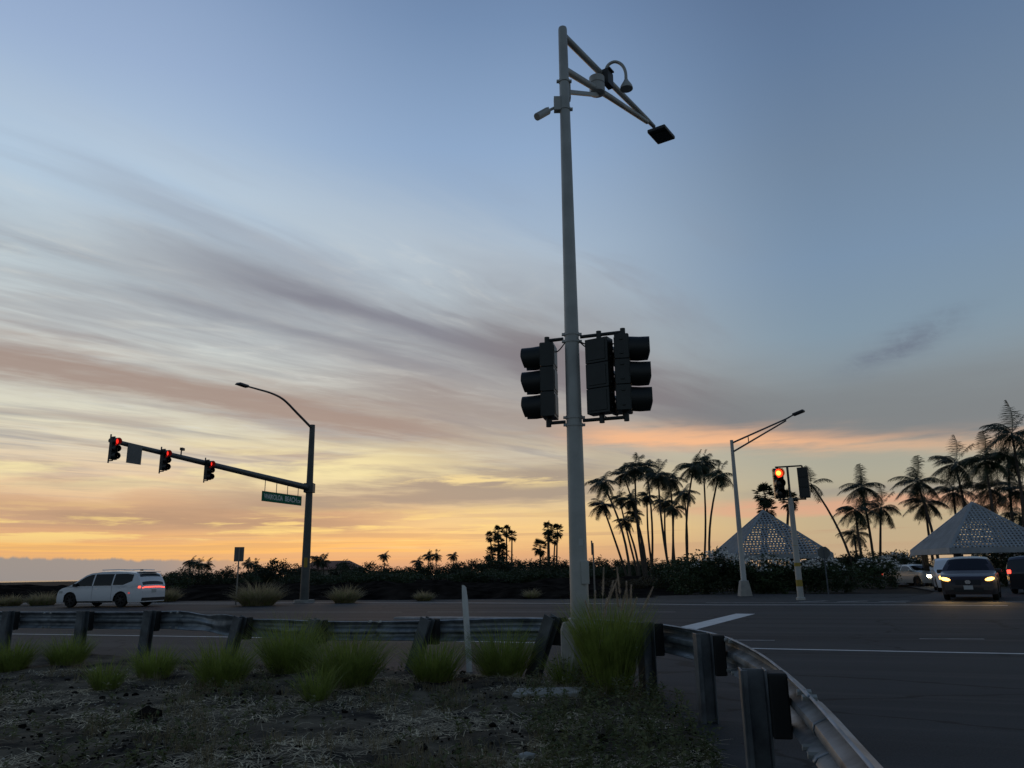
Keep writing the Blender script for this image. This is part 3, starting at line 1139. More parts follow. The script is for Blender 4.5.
# box camera on the arm and gooseneck microphone-like sensor
bx = on_pole(608, 79, 11.0)
cb = MB()
cb.box(bx, (.10, .20, .26), rotA)
cb.box(bx + Vector((0, 0, .15)), (.16, .16, .03), rotA)
cb.build('control_box', M['lamp'], pole, smooth=False, bevel=.008)
g = MB()
pts = [on_pole(px, py, 11.05) for px, py in ((606, 76), (606, 69), (609, 64), (614, 61.5), (619, 62.5), (623, 66), (625.5, 72), (626, 80))]
g.tube(catmull_pts(pts), .026, 10)
g.build('gooseneck', M['galv'], pole)
bell = MB()
e_ = pts[-1]
bell.tube([e_ + Vector((0, 0, z)) for z in (.02, -.02, -.06, -.12, -.16)], [.03, .045, .07, .10, .105], 18)
bell.build('bell_sensor', M['white_pole'], pole)
cc = on_pole(546, 112, 9.85)
cm = MB()
cdir = (atD(536, 117, 9.72) - atD(552, 108, 9.9)).normalized()
cm.tube([cc - cdir * .04, cc + cdir * .22], .056, 12)
cm.bar(cc + cdir * -.02 + Vector((0, 0, .045)), cc + cdir * .24 + Vector((0, 0, .045)), .10, .012)
co = cm.build('bullet_camera', M['white_pole'], pole)
cm = MB()
cm.box(Vector((-.11, 0, (atD(557, 105, PD)).z)), (.10, .10, .22))
cm.tube([Vector((-.12, 0, atD(557, 107, PD).z)), cc], .022, 8)
cm.build('camera_mount', M['galv'], pole, smooth=False)

# ------------------------------------------------------------------ left mast-arm pole across the road
W = -V
mpos = Vector((-11.13, 41.5, 0))
mast = thing('mast_arm_pole', 'dark mast-arm signal pole across the road with three red signals and a curved lamp arm', 'signal pole', mpos)
zt = atD(310, 425, 43).z
mb = MB()
mb.tube([(0, 0, -.1), (0, 0, .05), (0, 0, .06), (0, 0, 4), (0, 0, zt)], [.34, .34, .24, .20, .15], 18)
mb.build('shaft', M['green_pole'], mast)
mf = MB()
mf.tube([(0, 0, -.2), (0, 0, .14)], .55, 8)
mf.build('footing', M['concrete'], mast, smooth=False)
za = 6.0
ARML = 13.2
ztip = 6.60
armp = lambda t: W * t + Vector((0, 0, za + (ztip - za) * t / ARML))
mb = MB()
mb.tube([armp(-.05), armp(4), armp(9), armp(ARML)], [.17, .145, .115, .085], 14)
mb.box(Vector((0, 0, za)), (.5, .5, .5))
mb.build('mast_arm', M['green_pole'], mast)
lp = MB()
def arm_t(px, py=455):
    """distance along the arm's vertical plane for a sighting"""
    d = sight(px, py)
    k = d.x / d.y
    return (k * mpos.y - mpos.x) / (W.x - k * W.y)


def arm_pt(px, py):
    t = arm_t(px, py)
    q = mpos + W * t
    d = sight(px, py)
    return W * t + Vector((0, 0, CAM_H + d.z / d.y * q.y))


lpts = [arm_pt(310, 428), arm_pt(297, 413), arm_pt(284, 400), arm_pt(272, 393.5), arm_pt(257, 389), arm_pt(246, 386)]
lpts[0] = Vector((0, 0, lpts[0].z))
ltip = lpts[-1]
lpts = catmull(lpts, 5)
lp.tube(lpts, [.07 - .03 * i / (len(lpts) - 1) for i in range(len(lpts))], 10)
lp.build('lamp_arm', M['green_pole'], mast)
lh = MB()
rotW = Matrix((U, V, Vector((0, 0, 1)))).transposed()
lh.box(ltip + W * .25, (.34, .80, .12), rotW, .75)
lh.build('lamp_head', M['lamp'], mast, smooth=False, bevel=.03)
bt = MB()
bt.box(Vector((.05, -.24, 2.05)), (.16, .10, .5))
bt.build('push_button_box', M['yellow'], mast, smooth=False)


for px in (108.5, 160.5, 205.5):
    t = arm_t(px)
    p = armp(t)
    signal_head(mast, p + U * .24 + Vector((0, 0, -.34)), U + W * .12, lit='red', size=.80, visor_len=.25)
    mbk = MB()
    mbk.tube([p + U * .02 + Vector((0, 0, -.88)), p + U * .02 + Vector((0, 0, .24))], .03, 8)
    for zz in (-.80, .12):
        mbk.bar(p + U * .02 + Vector((0, 0, zz)), p + U * .24 + Vector((0, 0, zz)), .04, .04)
    mbk.build('signal_bracket', M['green_pole'], mast)
t = arm_t(132)
p = armp(t)
sgn = MB()
rotU = Matrix((V, U, Vector((0, 0, 1)))).transposed()
sgn.box(p - U * .0 + U * .12 + Vector((0, 0, -.34)), (.72, .02, .78), Matrix((V, U, Vector((0, 0, 1)))).transposed())
sgn.build('sign_panel', M['sign_back'], mast, smooth=False)
t = arm_t(181)
p = armp(t)
dt = MB()
dt.tube([p + Vector((0, 0, .05)), p + Vector((0, 0, .32))], .03, 8)
dt.box(p + Vector((0, 0, .36)) + V * .05, (.12, .24, .11))
dt.build('detector', M['lamp'], mast, smooth=False)
# hanging street name sign
t0, t1 = arm_t(264.5), arm_t(303.5)
zs = atD(282, 496, 41).z - .12
sc_ = (t0 + t1) / 2
Ls = abs(t1 - t0)
sg = MB()
rS = Matrix((V, -U, Vector((0, 0, 1)))).transposed()
sg.box(W * sc_ + Vector((0, 0, zs)), (Ls, .05, .50), rS)
sgo = sg.build('street_name_sign', M['sign_green'], mast, smooth=False, bevel=.01)
for k in range(4):
    tt = t0 + (t1 - t0) * (.06 + .9 * k / 3.2)
    pz = armp(tt)
    hg = MB()
    hg.tube([W * tt + Vector((0, 0, zs + .24)), pz], .02, 6)
    hg.build('sign_hanger', M['galv_dull'], mast)
rotT = Matrix((V, Vector((0, 0, 1)), U)).transposed()


def word(txt, ta, tb, z, hgt):
    """raised lettering on the sign face between two distances along the arm"""
    fc = bpy.data.curves.new('text', 'FONT')
    fc.body = txt
    fc.size = 1.0
    fc.extrude = .01
    fc.offset = .012
    fo = bpy.data.objects.new('tmp', fc)
    col.objects.link(fo)
    bpy.context.view_layer.update()
    dg = bpy.context.evaluated_depsgraph_get()
    tm = bpy.data.meshes.new_from_object(fo.evaluated_get(dg))
    tm.materials.clear()
    tm.materials.append(M['letters'])
    bpy.data.objects.remove(fo)
    xv = [v.co.x for v in tm.vertices]
    yv = [v.co.y for v in tm.vertices]
    kx = abs(ta - tb) / (max(xv) - min(xv))
    ky = hgt / (max(yv) - min(yv))
    o = link('lettering', tm, sgo)
    o.matrix_local = Matrix.Translation(W * ta + Vector((0, 0, z)) + U * .028) @ rotT.to_4x4() @ Matrix.Diagonal((kx, ky, .4, 1)) @ Matrix.Translation((-min(xv), -min(yv), 0))


hi_t, lo_t = max(t0, t1), min(t0, t1)
word('WAIKOLOA', hi_t - Ls * .04, hi_t - Ls * .50, zs - .13, .27)
word('BEACH', hi_t - Ls * .56, hi_t - Ls * .86, zs - .13, .27)
word('DR', hi_t - Ls * .89, hi_t - Ls * .97, zs - .13, .15)

# ------------------------------------------------------------------ right street lamp
lpos = gnd(745, 595)
lpos = lpos * (41.5 / lpos.length)
lpos.z = 0
lamp = thing('street_lamp', 'pale street lamp with a long rising truss arm beside the lattice pavilion', 'street lamp', lpos)
LD = math.hypot(lpos.x, lpos.y)
zt = atD(734, 440, LD).z
s = MB()
s.tube([(0, 0, .75), (0, 0, .8), (0, 0, 4), (0, 0, zt)], [.17, .14, .12, .085], 16)
s.build('shaft', M['white_pole'], lamp)
s = MB()
s.box((0, 0, .37), (.62, .62, .78), None, .62)
s.build('footing', M['concrete'], lamp, smooth=False, bevel=.03)
e1 = atD(786, 419, LD - 1.2) - lpos
e2 = atD(793, 415, LD - 1.35) - lpos
z1 = atD(734, 443, LD).z
z2 = atD(735, 452, LD).z
s = MB()
s.tube([Vector((0, 0, z1)), e1, e2], [.048, .042, .035], 10)
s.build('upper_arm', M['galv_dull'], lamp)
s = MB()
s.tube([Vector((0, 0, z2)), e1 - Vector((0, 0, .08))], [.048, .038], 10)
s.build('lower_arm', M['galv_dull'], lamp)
s = MB()
s.tube([Vector((0, 0, z1)).lerp(e1, .31), Vector((0, 0, z2)).lerp(e1 - Vector((0, 0, .08)), .31)], .025, 8)
s.build('strut', M['galv_dull'], lamp)
s = MB()
e3 = atD(804, 410.5, LD - 1.55) - lpos
s.bar(e2, e3, .30, .13)
s.build('lamp_head', M['lamp'], lamp, smooth=False, bevel=.04)

# ------------------------------------------------------------------ right signal pole
spos = gnd(801, 600)
spos.z = 0
sig = thing('signal_pole', 'short signal pole across the road with a glowing red light and yellow bands', 'signal pole', spos)
SD = math.hypot(spos.x, spos.y)
zb = atD(791, 500, SD).z
ztop = atD(789, 466, SD).z
s = MB()
s.tube([(0, 0, -.05), (0, 0, .1), (0, 0, .12), (0, 0, zb + .1)], [.19, .19, .14, .11], 14)
sh = s.build('shaft', M['white_pole'], sig)
for zz in (.70, 1.42, 2.15):
    s = MB()
    s.tube([(0, 0, zz - .14), (0, 0, zz + .14)], .143 - .0085 * zz, 14)
    s.build('reflective_band', M['yellow'], sh)
s = MB()
s.tube([(0, 0, zb), (0, 0, ztop)], .05, 10)
s.build('top_tube', M['green_pole'], sig)
rr = Vector((math.cos(R(20)), -math.sin(R(20)), 0))
for zz in (zb + .02, ztop - .02):
    s = MB()
    s.tube([rr * -.52 + Vector((0, 0, zz)), rr * .62 + Vector((0, 0, zz))], .035, 8)
    s.build('bracket', M['sigblk'], sig)
hs = (ztop - zb) / 1.2
signal_head(sig, rr * -.42 + Vector((0, 0, (zb + ztop) / 2)), Vector((-.12, -1, 0)), lit='red', size=hs, redmat='lens_red_bright')
signal_head(sig, rr * .62 + Vector((0, 0, (zb + ztop) / 2 - .02)), Vector((.45, .9, 0)), size=hs)

# ------------------------------------------------------------------ small signs and stakes
def plate_sign(label, x, yb, yt, w, h, D, octo=False, post='wood_post', face=None):
    p = gnd(x, yb)
    p = p * (D / math.hypot(p.x, p.y))
    p.z = 0
    zt_ = atD(x, yt, D).z
    t = thing('road_sign', label, 'road sign', p)
    s = MB()
    s.box((0, 0, zt_ / 2 - .15), (.07, .05, zt_ + .28))
    s.build('post', M[post], t, smooth=False)
    s = MB()
    if octo:
        pts = [(w / 2 / math.cos(PI / 8) * math.cos(PI / 8 + k * PI / 4), w / 2 / math.cos(PI / 8) * math.sin(PI / 8 + k * PI / 4)) for k in range(8)]
    else:
        pts = [(-w / 2, -h / 2), (w / 2, -h / 2), (w / 2, h / 2), (-w / 2, h / 2)]
    n = len(pts)
    zc_ = zt_ - h / 2
    s.add([(a, .035, zc_ + c) for a, c in pts] + [(a, .055, zc_ + c) for a, c in pts], [tuple(range(n)), tuple(reversed(range(n, 2 * n)))] + [(k, (k + 1) % n, n + (k + 1) % n, n + k) for k in range(n)])
    s.build('sign_plate', M['sign_back'], t, smooth=False)
    t.rotation_euler = (0, 0, face if face is not None else math.atan2(-p.x, p.y))
    return t


plate_sign('tall rectangular road sign seen from behind left of the mast pole', 236, 600, 547, .47, .72, 42)
plate_sign('grey octagonal stop sign seen from behind among flowering shrubs', 828.5, 594, 546.5, .62, .62, 45, octo=True, post='galv_dull')
p = gnd(595, 597)
t = thing('road_sign', 'thin brown road sign seen edge-on just right of the main pole', 'road sign', (p.x, p.y, 0), math.atan2(-p.x, p.y) + R(84))
zt_ = atD(594, 541, math.hypot(p.x, p.y)).z
s = MB()
s.box((0, 0, zt_ / 2 - .1), (.08, .08, zt_))
s.build('post', M['wood_post'], t, smooth=False)
s = MB()
s.box((0, .06, zt_ - .36), (.5, .03, .76))
s.build('sign_plate', M['sign_back'], t, smooth=False)

st0 = gnd(470, 672)
st = MB()
topv = atD(464, 581, math.hypot(st0.x, st0.y)) - st0
sdx = Vector((.042, .012, 0))
rows = []
for k in range(7):
    q = topv * (k / 6) + Vector((0, 0, -.12 if k == 0 else 0))
    w_ = 1 if k < 6 else .75
    rows.append([q - sdx * w_, q + Vector((0, -.02, 0)), q + sdx * w_ + Vector((0, 0, -.03 if k == 6 else 0)), q + Vector((0, .012, 0)), q - sdx * w_])
st.grid(rows)
st.add([rows[-1][0], rows[-1][1], rows[-1][2], rows[-1][3]], [(0, 1, 2, 3)])
sto = st.build('delineator_stake', M['stake'], None, smooth=False, loc=(st0.x, st0.y, verge_h(st0.x, st0.y)))
tag(sto, 'weathered white delineator stake leaning in front of the guardrail', 'stake')

sl0 = gnd(548, 700)
sb = MB()
sb.box((0, 0, 0), (.74, .32, .07))
so_ = sb.build('concrete_slab', M['slab'], None, smooth=False, loc=(sl0.x, sl0.y, verge_h(sl0.x, sl0.y) + .012), bevel=.012)
so_.rotation_euler = (R(3), R(-2), R(-12))
tag(so_, 'pale concrete slab lying in the weeds beside the main pole', 'slab')
sk = gnd(527, 764)
sb = MB()
o_ = 4.0
sb.add([Vector((c.x * .075, c.y * .05, c.z * .03)) * (1 + .4 * nz(c.x + o_, c.y, c.z)) for c in iv], ifc)
rk = sb.build('stone', M['slab'], None, smooth=False, loc=(sk.x, sk.y, verge_h(sk.x, sk.y) + .02))
tag(rk, 'small pale stone lying among the near weeds', 'stone')
p = gnd(145, 725)
sb = MB()
sb.add([Vector((c.x * .16, c.y * .12, c.z * .09)) * (1 + .5 * nz(c.x * 1.3 + 9, c.y, c.z)) for c in iv], ifc)
rk = sb.build('lava_rock', M['lava'], None, smooth=False, loc=(p.x, p.y, verge_h(p.x, p.y) + .02))
tag(rk, 'dark rounded lava rock half sunk in the verge soil', 'rock')


# ------------------------------------------------------------------ bunch grass
def blades(n, h, spread, lean, w, rseed, stiff=.5):
    r = random.Random(rseed)
    B = MB()
    for k in range(n):
        a = r.uniform(0, 2 * PI)
        rad = spread * .35 * math.sqrt(r.random())
        p = Vector((rad * math.cos(a), rad * math.sin(a), -.03))
        L = h * r.uniform(.55, 1.12)
        out = r.random() ** .8 * lean
        aa = a + r.gauss(0, .5)
        d = Vector((math.cos(aa) * out, math.sin(aa) * out, 1)).normalized()
        g = Vector((math.cos(aa), math.sin(aa), 0))
        nrm = Vector((-math.sin(aa + r.gauss(0, .6)), math.cos(aa), 0)) * w * r.uniform(.7, 1.2)
        q1 = p + d * L * .4
        q2 = q1 + (d + g * .28 * stiff - Vector((0, 0, .12 * stiff))).normalized() * L * .33
        q3 = q2 + (d + g * .8 * stiff - Vector((0, 0, .5 * stiff))).normalized() * L * .30
        B.add([p - nrm, p + nrm, q1 + nrm, q1 - nrm, q2 + nrm * .7, q2 - nrm * .7, q3], [(0, 1, 2, 3), (3, 2, 4, 5), (5, 4, 6)])
    return B


CL = [  # px, base py, height m, spread m, blades, label
    (12, 672, .42, .52, 420, 'low green bunch grass at the far left edge of the verge'),
    (66, 668, .42, .58, 460, 'green bunch grass in front of the green-stained second guardrail post'),
    (105, 692, .34, .34, 260, 'small sparse green bunch grass nearer than its row, left of centre'),
    (153, 680, .38, .55, 420, 'rounded green bunch grass between the two leftmost upright posts and the bent post'),
    (222, 688, .50, .62, 560, 'green bunch grass hiding the foot of the first leaning post'),
    (289, 676, .66, .66, 700, 'tall dense green bunch grass just left of the paired clumps'),
    (347, 690, .60, .70, 720, 'wide dark green bunch grass with pale dead skirt at its base'),
    (316, 706, .36, .30, 170, 'yellow-green arching bunch grass standing nearest of the middle three'),
    (434, 684, .50, .55, 480, 'green bunch grass immediately left of the white stake'),
    (503, 680, .58, .62, 640, 'dark green bunch grass between the white stake and the main pole'),
    (566, 690, .34, .34, 220, 'small green bunch grass against the concrete footing')]
for i, (px, py, h, spd, n, lab) in enumerate(CL):
    g0 = gnd(px, py)
    o = thing('bunch_grass', lab, 'grass clump', (g0.x, g0.y, verge_h(g0.x, g0.y)), 0, 'green grass clumps along the verge')
    blades(int(n * 1.5), h * 1.32, spd * 1.0, .95, .0036, 100 + i, .42).build('blades', M['grass'], o, smooth=False)
    blades(int(n * .22), h * .6, spd * 1.1, 1.5, .0026, 300 + i, .9).build('dead_blades', M['grass_dry'], o, smooth=False)
g0 = gnd(611, 697)
fg = thing('fountain_grass', 'tallest green grass clump with feathery seed plumes right of the main pole', 'grass clump', (g0.x, g0.y, verge_h(g0.x, g0.y)), 0, 'green grass clumps along the verge')
blades(1700, 1.04, .60, .44, .0036, 77, .38).build('blades', M['grass'], fg, smooth=False)
blades(200, .5, .9, 1.2, .0026, 78, .9).build('dead_blades', M['grass_dry'], fg, smooth=False)
r_ = random.Random(5)
for k in range(13):
    a = r_.uniform(0, 2 * PI)
    rad = .30 * math.sqrt(r_.random())
    p = Vector((rad * math.cos(a), rad * math.sin(a), .25))
    lean = Vector((r_.gauss(.05, .22), r_.gauss(0, .15), 1)).normalized()
    L = r_.uniform(.75, 1.12)
    q = p + lean * L * .72
    e = p + lean * L + Vector((lean.x, lean.y, 0)) * .09
    B = MB()
    B.tube([p, q], .0018, 5)
    for j in range(420):
        t_ = r_.random()
        c = q.lerp(e, t_)
        a = r_.uniform(0, 2 * PI)
        d = ((e - q).normalized() * .9 + Vector((math.cos(a), math.sin(a), r_.uniform(-.3, .3))) * .75).normalized()
        ln = .045 * (1 - .5 * t_)
        s_ = Vector((-math.sin(a), math.cos(a), 0)) * .0019
        B.add([c - s_, c + s_, c + d * ln], [(0, 1, 2)])
    B.build('seed_plume', M['plume'], fg, smooth=False)

# pale tufts on the far roadside
for i, (px, py, D, hw, h, lab) in enumerate([
        (258, 602, 40.5, 1.25, .95, 'largest domed pale tuft grass right of the rectangular road sign'),
        (345, 601, 41.0, .80, .75, 'pale tuft grass alone right of the mast pole'),
        (165, 604, 52, 1.0, .70, 'pale tuft grass just behind the white minivan'),
        (42, 605, 52, 1.0, .62, 'pale tuft grass left of the white minivan'),
        (10, 605, 53, .8, .55, 'pale tuft grass at the far left roadside'),
        (424, 601, 41.5, .55, .45, 'small pale tuft grass in the black lava near the white stake'),
        (532, 599, 41.5, .40, .45, 'smallest pale tuft grass left of the main pole on the far roadside')]):
    p = gnd(px, py)
    p = p * (D / math.hypot(p.x, p.y))
    o = thing('tuft_grass', lab, 'grass clump', (p.x, p.y, -.02), 0, 'pale tufts along the far roadside')
    blades(int(1100 * hw), h * 1.5, hw * 1.5, 1.5, .010, 500 + i, .8).build('blades', M['pampas'], o, smooth=False)
    blades(int(500 * hw), h * 1.0, hw * 1.5, 1.3, .011, 600 + i, .8).build('green_blades', M['grass'], o, smooth=False)


# ------------------------------------------------------------------ palms
def coco_crown(seed, L=2.6, nf=20, wind=(-.55, .12)):
    r = random.Random(seed)
    B = MB()
    wv = Vector((wind[0], wind[1], 0))
    tilt = Matrix.Rotation(R(r.uniform(-16, 4)), 3, 'Y') @ Matrix.Rotation(R(r.uniform(-12, 12)), 3, 'X')
    for k in range(nf):
        a = 2 * PI * k / nf * 2.4 + r.uniform(-.4, .4)
        e = R(60) - R(100) * (k / (nf - 1)) ** .9 + r.gauss(0, .10)
        d = Vector((math.cos(a) * math.cos(e), math.sin(a) * math.cos(e), math.sin(e)))
        d = tilt @ d
        p = Vector((0, 0, 0))
        n = 13
        seg = L * r.uniform(.68, 1.14) / n
        pts = [p.copy()]
        for j in range(n):
            p = p + d * seg
            pts.append(p.copy())
            d = (d + Vector((0, 0, -.085 - .06 * (j / n))) + wv * .062).normalized()
        # rachis
        for j in range(n):
            dd = (pts[j + 1] - pts[j]).normalized()
            sd_ = dd.cross(Vector((0, 0, 1)))
            if sd_.length < 1e-3:
                sd_ = Vector((1, 0, 0))
            sd_.normalize()
            w = .035 * (1 - j / n) + .008
            B.add([pts[j] - sd_ * w, pts[j] + sd_ * w, pts[j + 1] + sd_ * w * .85, pts[j + 1] - sd_ * w * .85], [(0, 1, 2, 3)])
            up_ = sd_.cross(dd)
            for sub in (.0, .25, .5, .75):
                t = (j + sub) / n
                if t < .1:
                    continue
                ll = L * .34 * math.sin(PI * (.16 + .78 * t)) ** .7 * r.uniform(.8, 1.15)
                q = pts[j].lerp(pts[j + 1], sub)
                for s_ in (-1, 1):
                    ld = (dd * .62 + sd_ * s_ * .85 + Vector((0, 0, -.50)) + wv * .45 + Vector((r.gauss(0, .1), r.gauss(0, .1), r.gauss(0, .1)))).normalized()
                    wq = dd * .020
                    m_ = q + ld * ll * .55
                    e_ = q + ld * ll + Vector((0, 0, -.16 * ll)) + wv * .10 * ll
                    B.add([q - wq, q + wq, m_ + wq * .9, m_ - wq * .9, e_], [(0, 1, 2, 3), (3, 2, 4)])
    # boot / coconut cluster at the growing point
    for k in range(7):
        a = r.uniform(0, 2 * PI)
        c = Vector((.16 * math.cos(a), .16 * math.sin(a), -.22 + r.uniform(-.08, .1)))
        B.add([c + v * .10 for v in iv], ifc)
    return B.mesh('palm_crown', M['frond'])


def fan_crown(seed, L=1.5, nf=44, skirt=True):
    r = random.Random(seed)
    B = MB()
    for k in range(nf):
        a = r.uniform(0, 2 * PI)
        e = R(85) - R(150 if skirt else 120) * (k / (nf - 1))
        d = Vector((math.cos(a) * math.cos(e), math.sin(a) * math.cos(e), math.sin(e)))
        pl = L * r.uniform(.30, .62)
        q = Vector((d.x * pl, d.y * pl, d.z * pl * 1.25))
        side = d.cross(Vector((0, 0, 1)))
        if side.length < 1e-3:
            side = Vector((1, 0, 0))
        side.normalize()
        B.add([-side * .02, side * .02, q + side * .02, q - side * .02], [(0, 1, 2, 3)])
        up_ = side.cross(d)
        for j in range(11):
            t = R(-75 + 15 * j)
            dd = (d * math.cos(t) + side * math.sin(t) + Vector((0, 0, -.22)) + up_ * .1 * r.uniform(-1, 1)).normalized()
            ll = L * .55 * r.uniform(.8, 1.1)
            w = d.cross(dd).normalized().cross(dd) * .06 if abs(t) > .01 else side * .06
            B.add([q, q + dd * ll * .55 + w, q + dd * ll + Vector((0, 0, -.12 * ll)), q + dd * ll * .55 - w], [(0, 1, 2, 3)])
    return B.mesh('palm_crown', M['frond'])


COCO = [coco_crown(11 + i, 2.6, 30 + (i % 3) * 2) for i in range(6)]
COCO_WILD = [coco_crown(51 + i, 2.8, 24, (-.75, .1)) for i in range(4)]
SPARSE = coco_crown(91, 2.6, 8, (-.35, .1))
FANS = [fan_crown(71 + i) for i in range(3)]


def palm(label, cx, cy, bx_, D, scale, crown, group, trunk_r=.17, bow=.0, cat='palm tree', name='palm_tree', lean_depth=0.0):
    c = atD(cx, cy, D)
    b0_ = gnd(bx_, 590)
    k = D / math.hypot(b0_.x, b0_.y)
    base_ = Vector((b0_.x * k, b0_.y * k, -.05))
    t = thing(name, label, cat, base_, 0, group)
    top_ = c - base_
    pts = []
    sd_ = Vector((base_.y, -base_.x, 0)).normalized()
    for i in range(9):
        q = i / 8
        p = top_ * q
        p += sd_ * (bow * math.sin(PI * q) * top_.z * .12)
        p -= Vector((top_.x, top_.y, 0)) * (q * (1 - q)) * .55
        pts.append(p)
    rr_ = [trunk_r * (1.35 if i == 0 else (1 - .42 * i / 8)) for i in range(9)]
    s = MB()
    s.tube(pts, rr_, 8)
    s.build('trunk', M['trunk'], t)
    o = link('crown', crown, t, top_)
    o.scale = (scale,) * 3
    o.rotation_euler = (rnd.gauss(0, .08), rnd.gauss(0, .08), rnd.gauss(0, .28))
    return t


GRV = 'coconut palms in the grove right of the main pole'
G = [(602, 482, 631, .85, 'slender palm with the left upper crown of the grove'), (602, 505, 629, .82, 'lower left leaning palm of the grove'), (623, 474, 645, .86, 'palm with dense high crown second from the grove left'),
     (635, 468, 646, .95, 'palm with pointed crown high in the left half of the grove'), (646, 466, 652, .86, 'palm with narrow crown topping the middle of the grove'), (658, 475, 672, .9, 'palm with drooping crown on a curved trunk mid grove'),
     (670, 479, 672, .9, 'palm with wide mid-height crown left of the twin tall palms'), (619, 498, 640, .7, 'small crowned palm under the high left crowns of the grove'), (630, 500, 647, .75, 'small palm with crown tucked behind the leaning trunks'),
     (647, 496, 655, .72, 'thin palm with small crown low in the grove middle'), (625, 521, 640, .62, 'shortest dark bushy palm in the grove left half'), (665, 502, 671, .82, 'palm with low spreading crown in front of grove middle'),
     (684, 493, 687, .86, 'shorter palm on its own straight trunk left of the twin tall palms'), (694, 466, 690, 1.05, 'broad-crowned palm, left of the twin tallest in the grove'), (703, 464, 704, 1.0, 'broad-crowned palm, right of the twin tallest in the grove'),
     (719, 475, 712, .9, 'rightmost palm of the grove with a curved trunk behind the pavilion edge'), (635, 514, 647, .62, 'low palm with a tiny crown between leaning trunks'), (674, 508, 678, .6, 'thin low palm behind the spreading crown of the grove')]
for i, (cx, cy, bx_, s_, lab) in enumerate(G):
    palm(lab, cx, cy, bx_, 84 + (i * 7) % 17, s_ * .92, COCO[i % 6], GRV, .15, (-1) ** i * .25)
GR2 = 'wind-blown palms around the right pavilion'
G = [(861, 487, 877, 1.0, 'windblown palm with a raised frond, tallest of the trio left of the right pavilion', 62), (855, 510, 867, 1.0, 'windblown palm at the left of the trio with fronds swept left', 60), (881, 508, 882, .92, 'palm at the right of the trio with one frond lifted right', 63),
     (854, 534, 862, .72, 'smallest palm of the trio group, low crown', 66), (917, 482, 943, 1.08, 'windblown palm leaning left, upper of the two beside the right pavilion slope', 60), (925, 503, 938, 1.0, 'windblown palm, lower of the two beside the right pavilion slope', 62),
     (955, 464, 978, 1.12, 'leaning palm rising from behind the right pavilion peak', 62), (953, 492, 968, .98, 'shorter palm behind the left slope of the right pavilion', 66), (985, 461, 1003, 1.15, 'tall palm with ragged crown right of the pavilion peak', 58),
     (1008, 457, 1024, 1.1, 'palm crown crowded in the upper right clump', 64), (1012, 434, 1034, 1.15, 'tallest palm at the right edge of the photo', 58), (990, 489, 1004, 1.1, 'palm with low crown above the right slope of the pavilion', 62),
     (1021, 490, 1030, 1.05, 'palm crown cut by the right edge at middle height', 60), (1020, 516, 1027, .9, 'lowest palm at the right edge beside the pavilion slope', 66), (981, 508, 990, .8, 'small palm peeping over the right pavilion roof', 72)]
for i, (cx, cy, bx_, s_, lab, D) in enumerate(G):
    palm(lab, cx, cy, bx_, D * 1.5, s_ * 1.0, COCO_WILD[i % 4], GR2, .17, (-1) ** i * .1)
palm('leaning palm with only a few fronds behind the right signal heads', 811, 484, 858, 84, .85, SPARSE, GR2, .15, .1)
px_small = lambda cx: cx < 600
GF = 'tall fan palms on the skyline'
F_ = [(490, 537, 494, 'slim fan palm at the left of the left skyline cluster', .9, 150), (498, 532, 500, 'fan palm with stacked crown in the left skyline cluster', 1.0, 146), (498, 544, 498, 'low bushy fan palm in the left skyline cluster', 1.3, 140), (506.5, 531, 507, 'tallest thin fan palm of the left skyline cluster', .95, 148),
      (512, 536, 512, 'fan palm at the right of the left skyline cluster', .95, 150), (490, 554, 491, 'short fan palm at the foot of the left skyline cluster', 1.1, 138), (503, 552, 503, 'short dense fan palm at the foot of the left cluster, right side', 1.2, 137), (540, 548, 541, 'cone-shaped fan palm left of the right skyline cluster', 1.35, 142),
      (548, 529, 548.5, 'tallest fan palm of the right skyline cluster', 1.15, 145), (549, 536, 550, 'fan palm crown below the tallest of the right skyline cluster', 1.0, 148), (557.5, 531, 557, 'fan palm with open crown nearest the main pole', 1.15, 146), (555, 540, 554, 'small fan palm between the right skyline pair', .8, 150),
      (765, 496, 764, 'fan palm standing over the left pavilion peak', .95, 90), (767, 509, 768, 'lower fan palm just above the left pavilion peak', .85, 92), (789, 500, 788.5, 'fan palm hidden behind the right signal heads', .8, 86)]
for i, (cx, cy, bx_, lab, s_, D) in enumerate(F_):
    palm(lab, cx, cy, bx_, D, s_ * (.82 if px_small(cx) else 1), FANS[i % 3], GF, .20, 0)
GT = 'tiny palms standing out of the distant treeline'
for i, (cx, cy, s_, D) in enumerate([(190, 565, 1.0, 145), (199, 567, 1.0, 142), (248, 567, .9, 148), (255, 568, .9, 145), (318, 562, 1.2, 138), (323, 565, 1.0, 140), (384, 559, .9, 150), (418, 565, 1.0, 146), (428, 559, .95, 150), (436, 559, .95, 148), (453, 559, .95, 152), (207, 568, .9, 150), (343, 567, .9, 146)]):
    palm('tiny palm silhouette rising from the dark treeline left of the fan palms', cx, cy - 3.5, cx + rnd.uniform(-1, 1), D, s_ * .62, COCO[i % 6], GT, .13, 0)


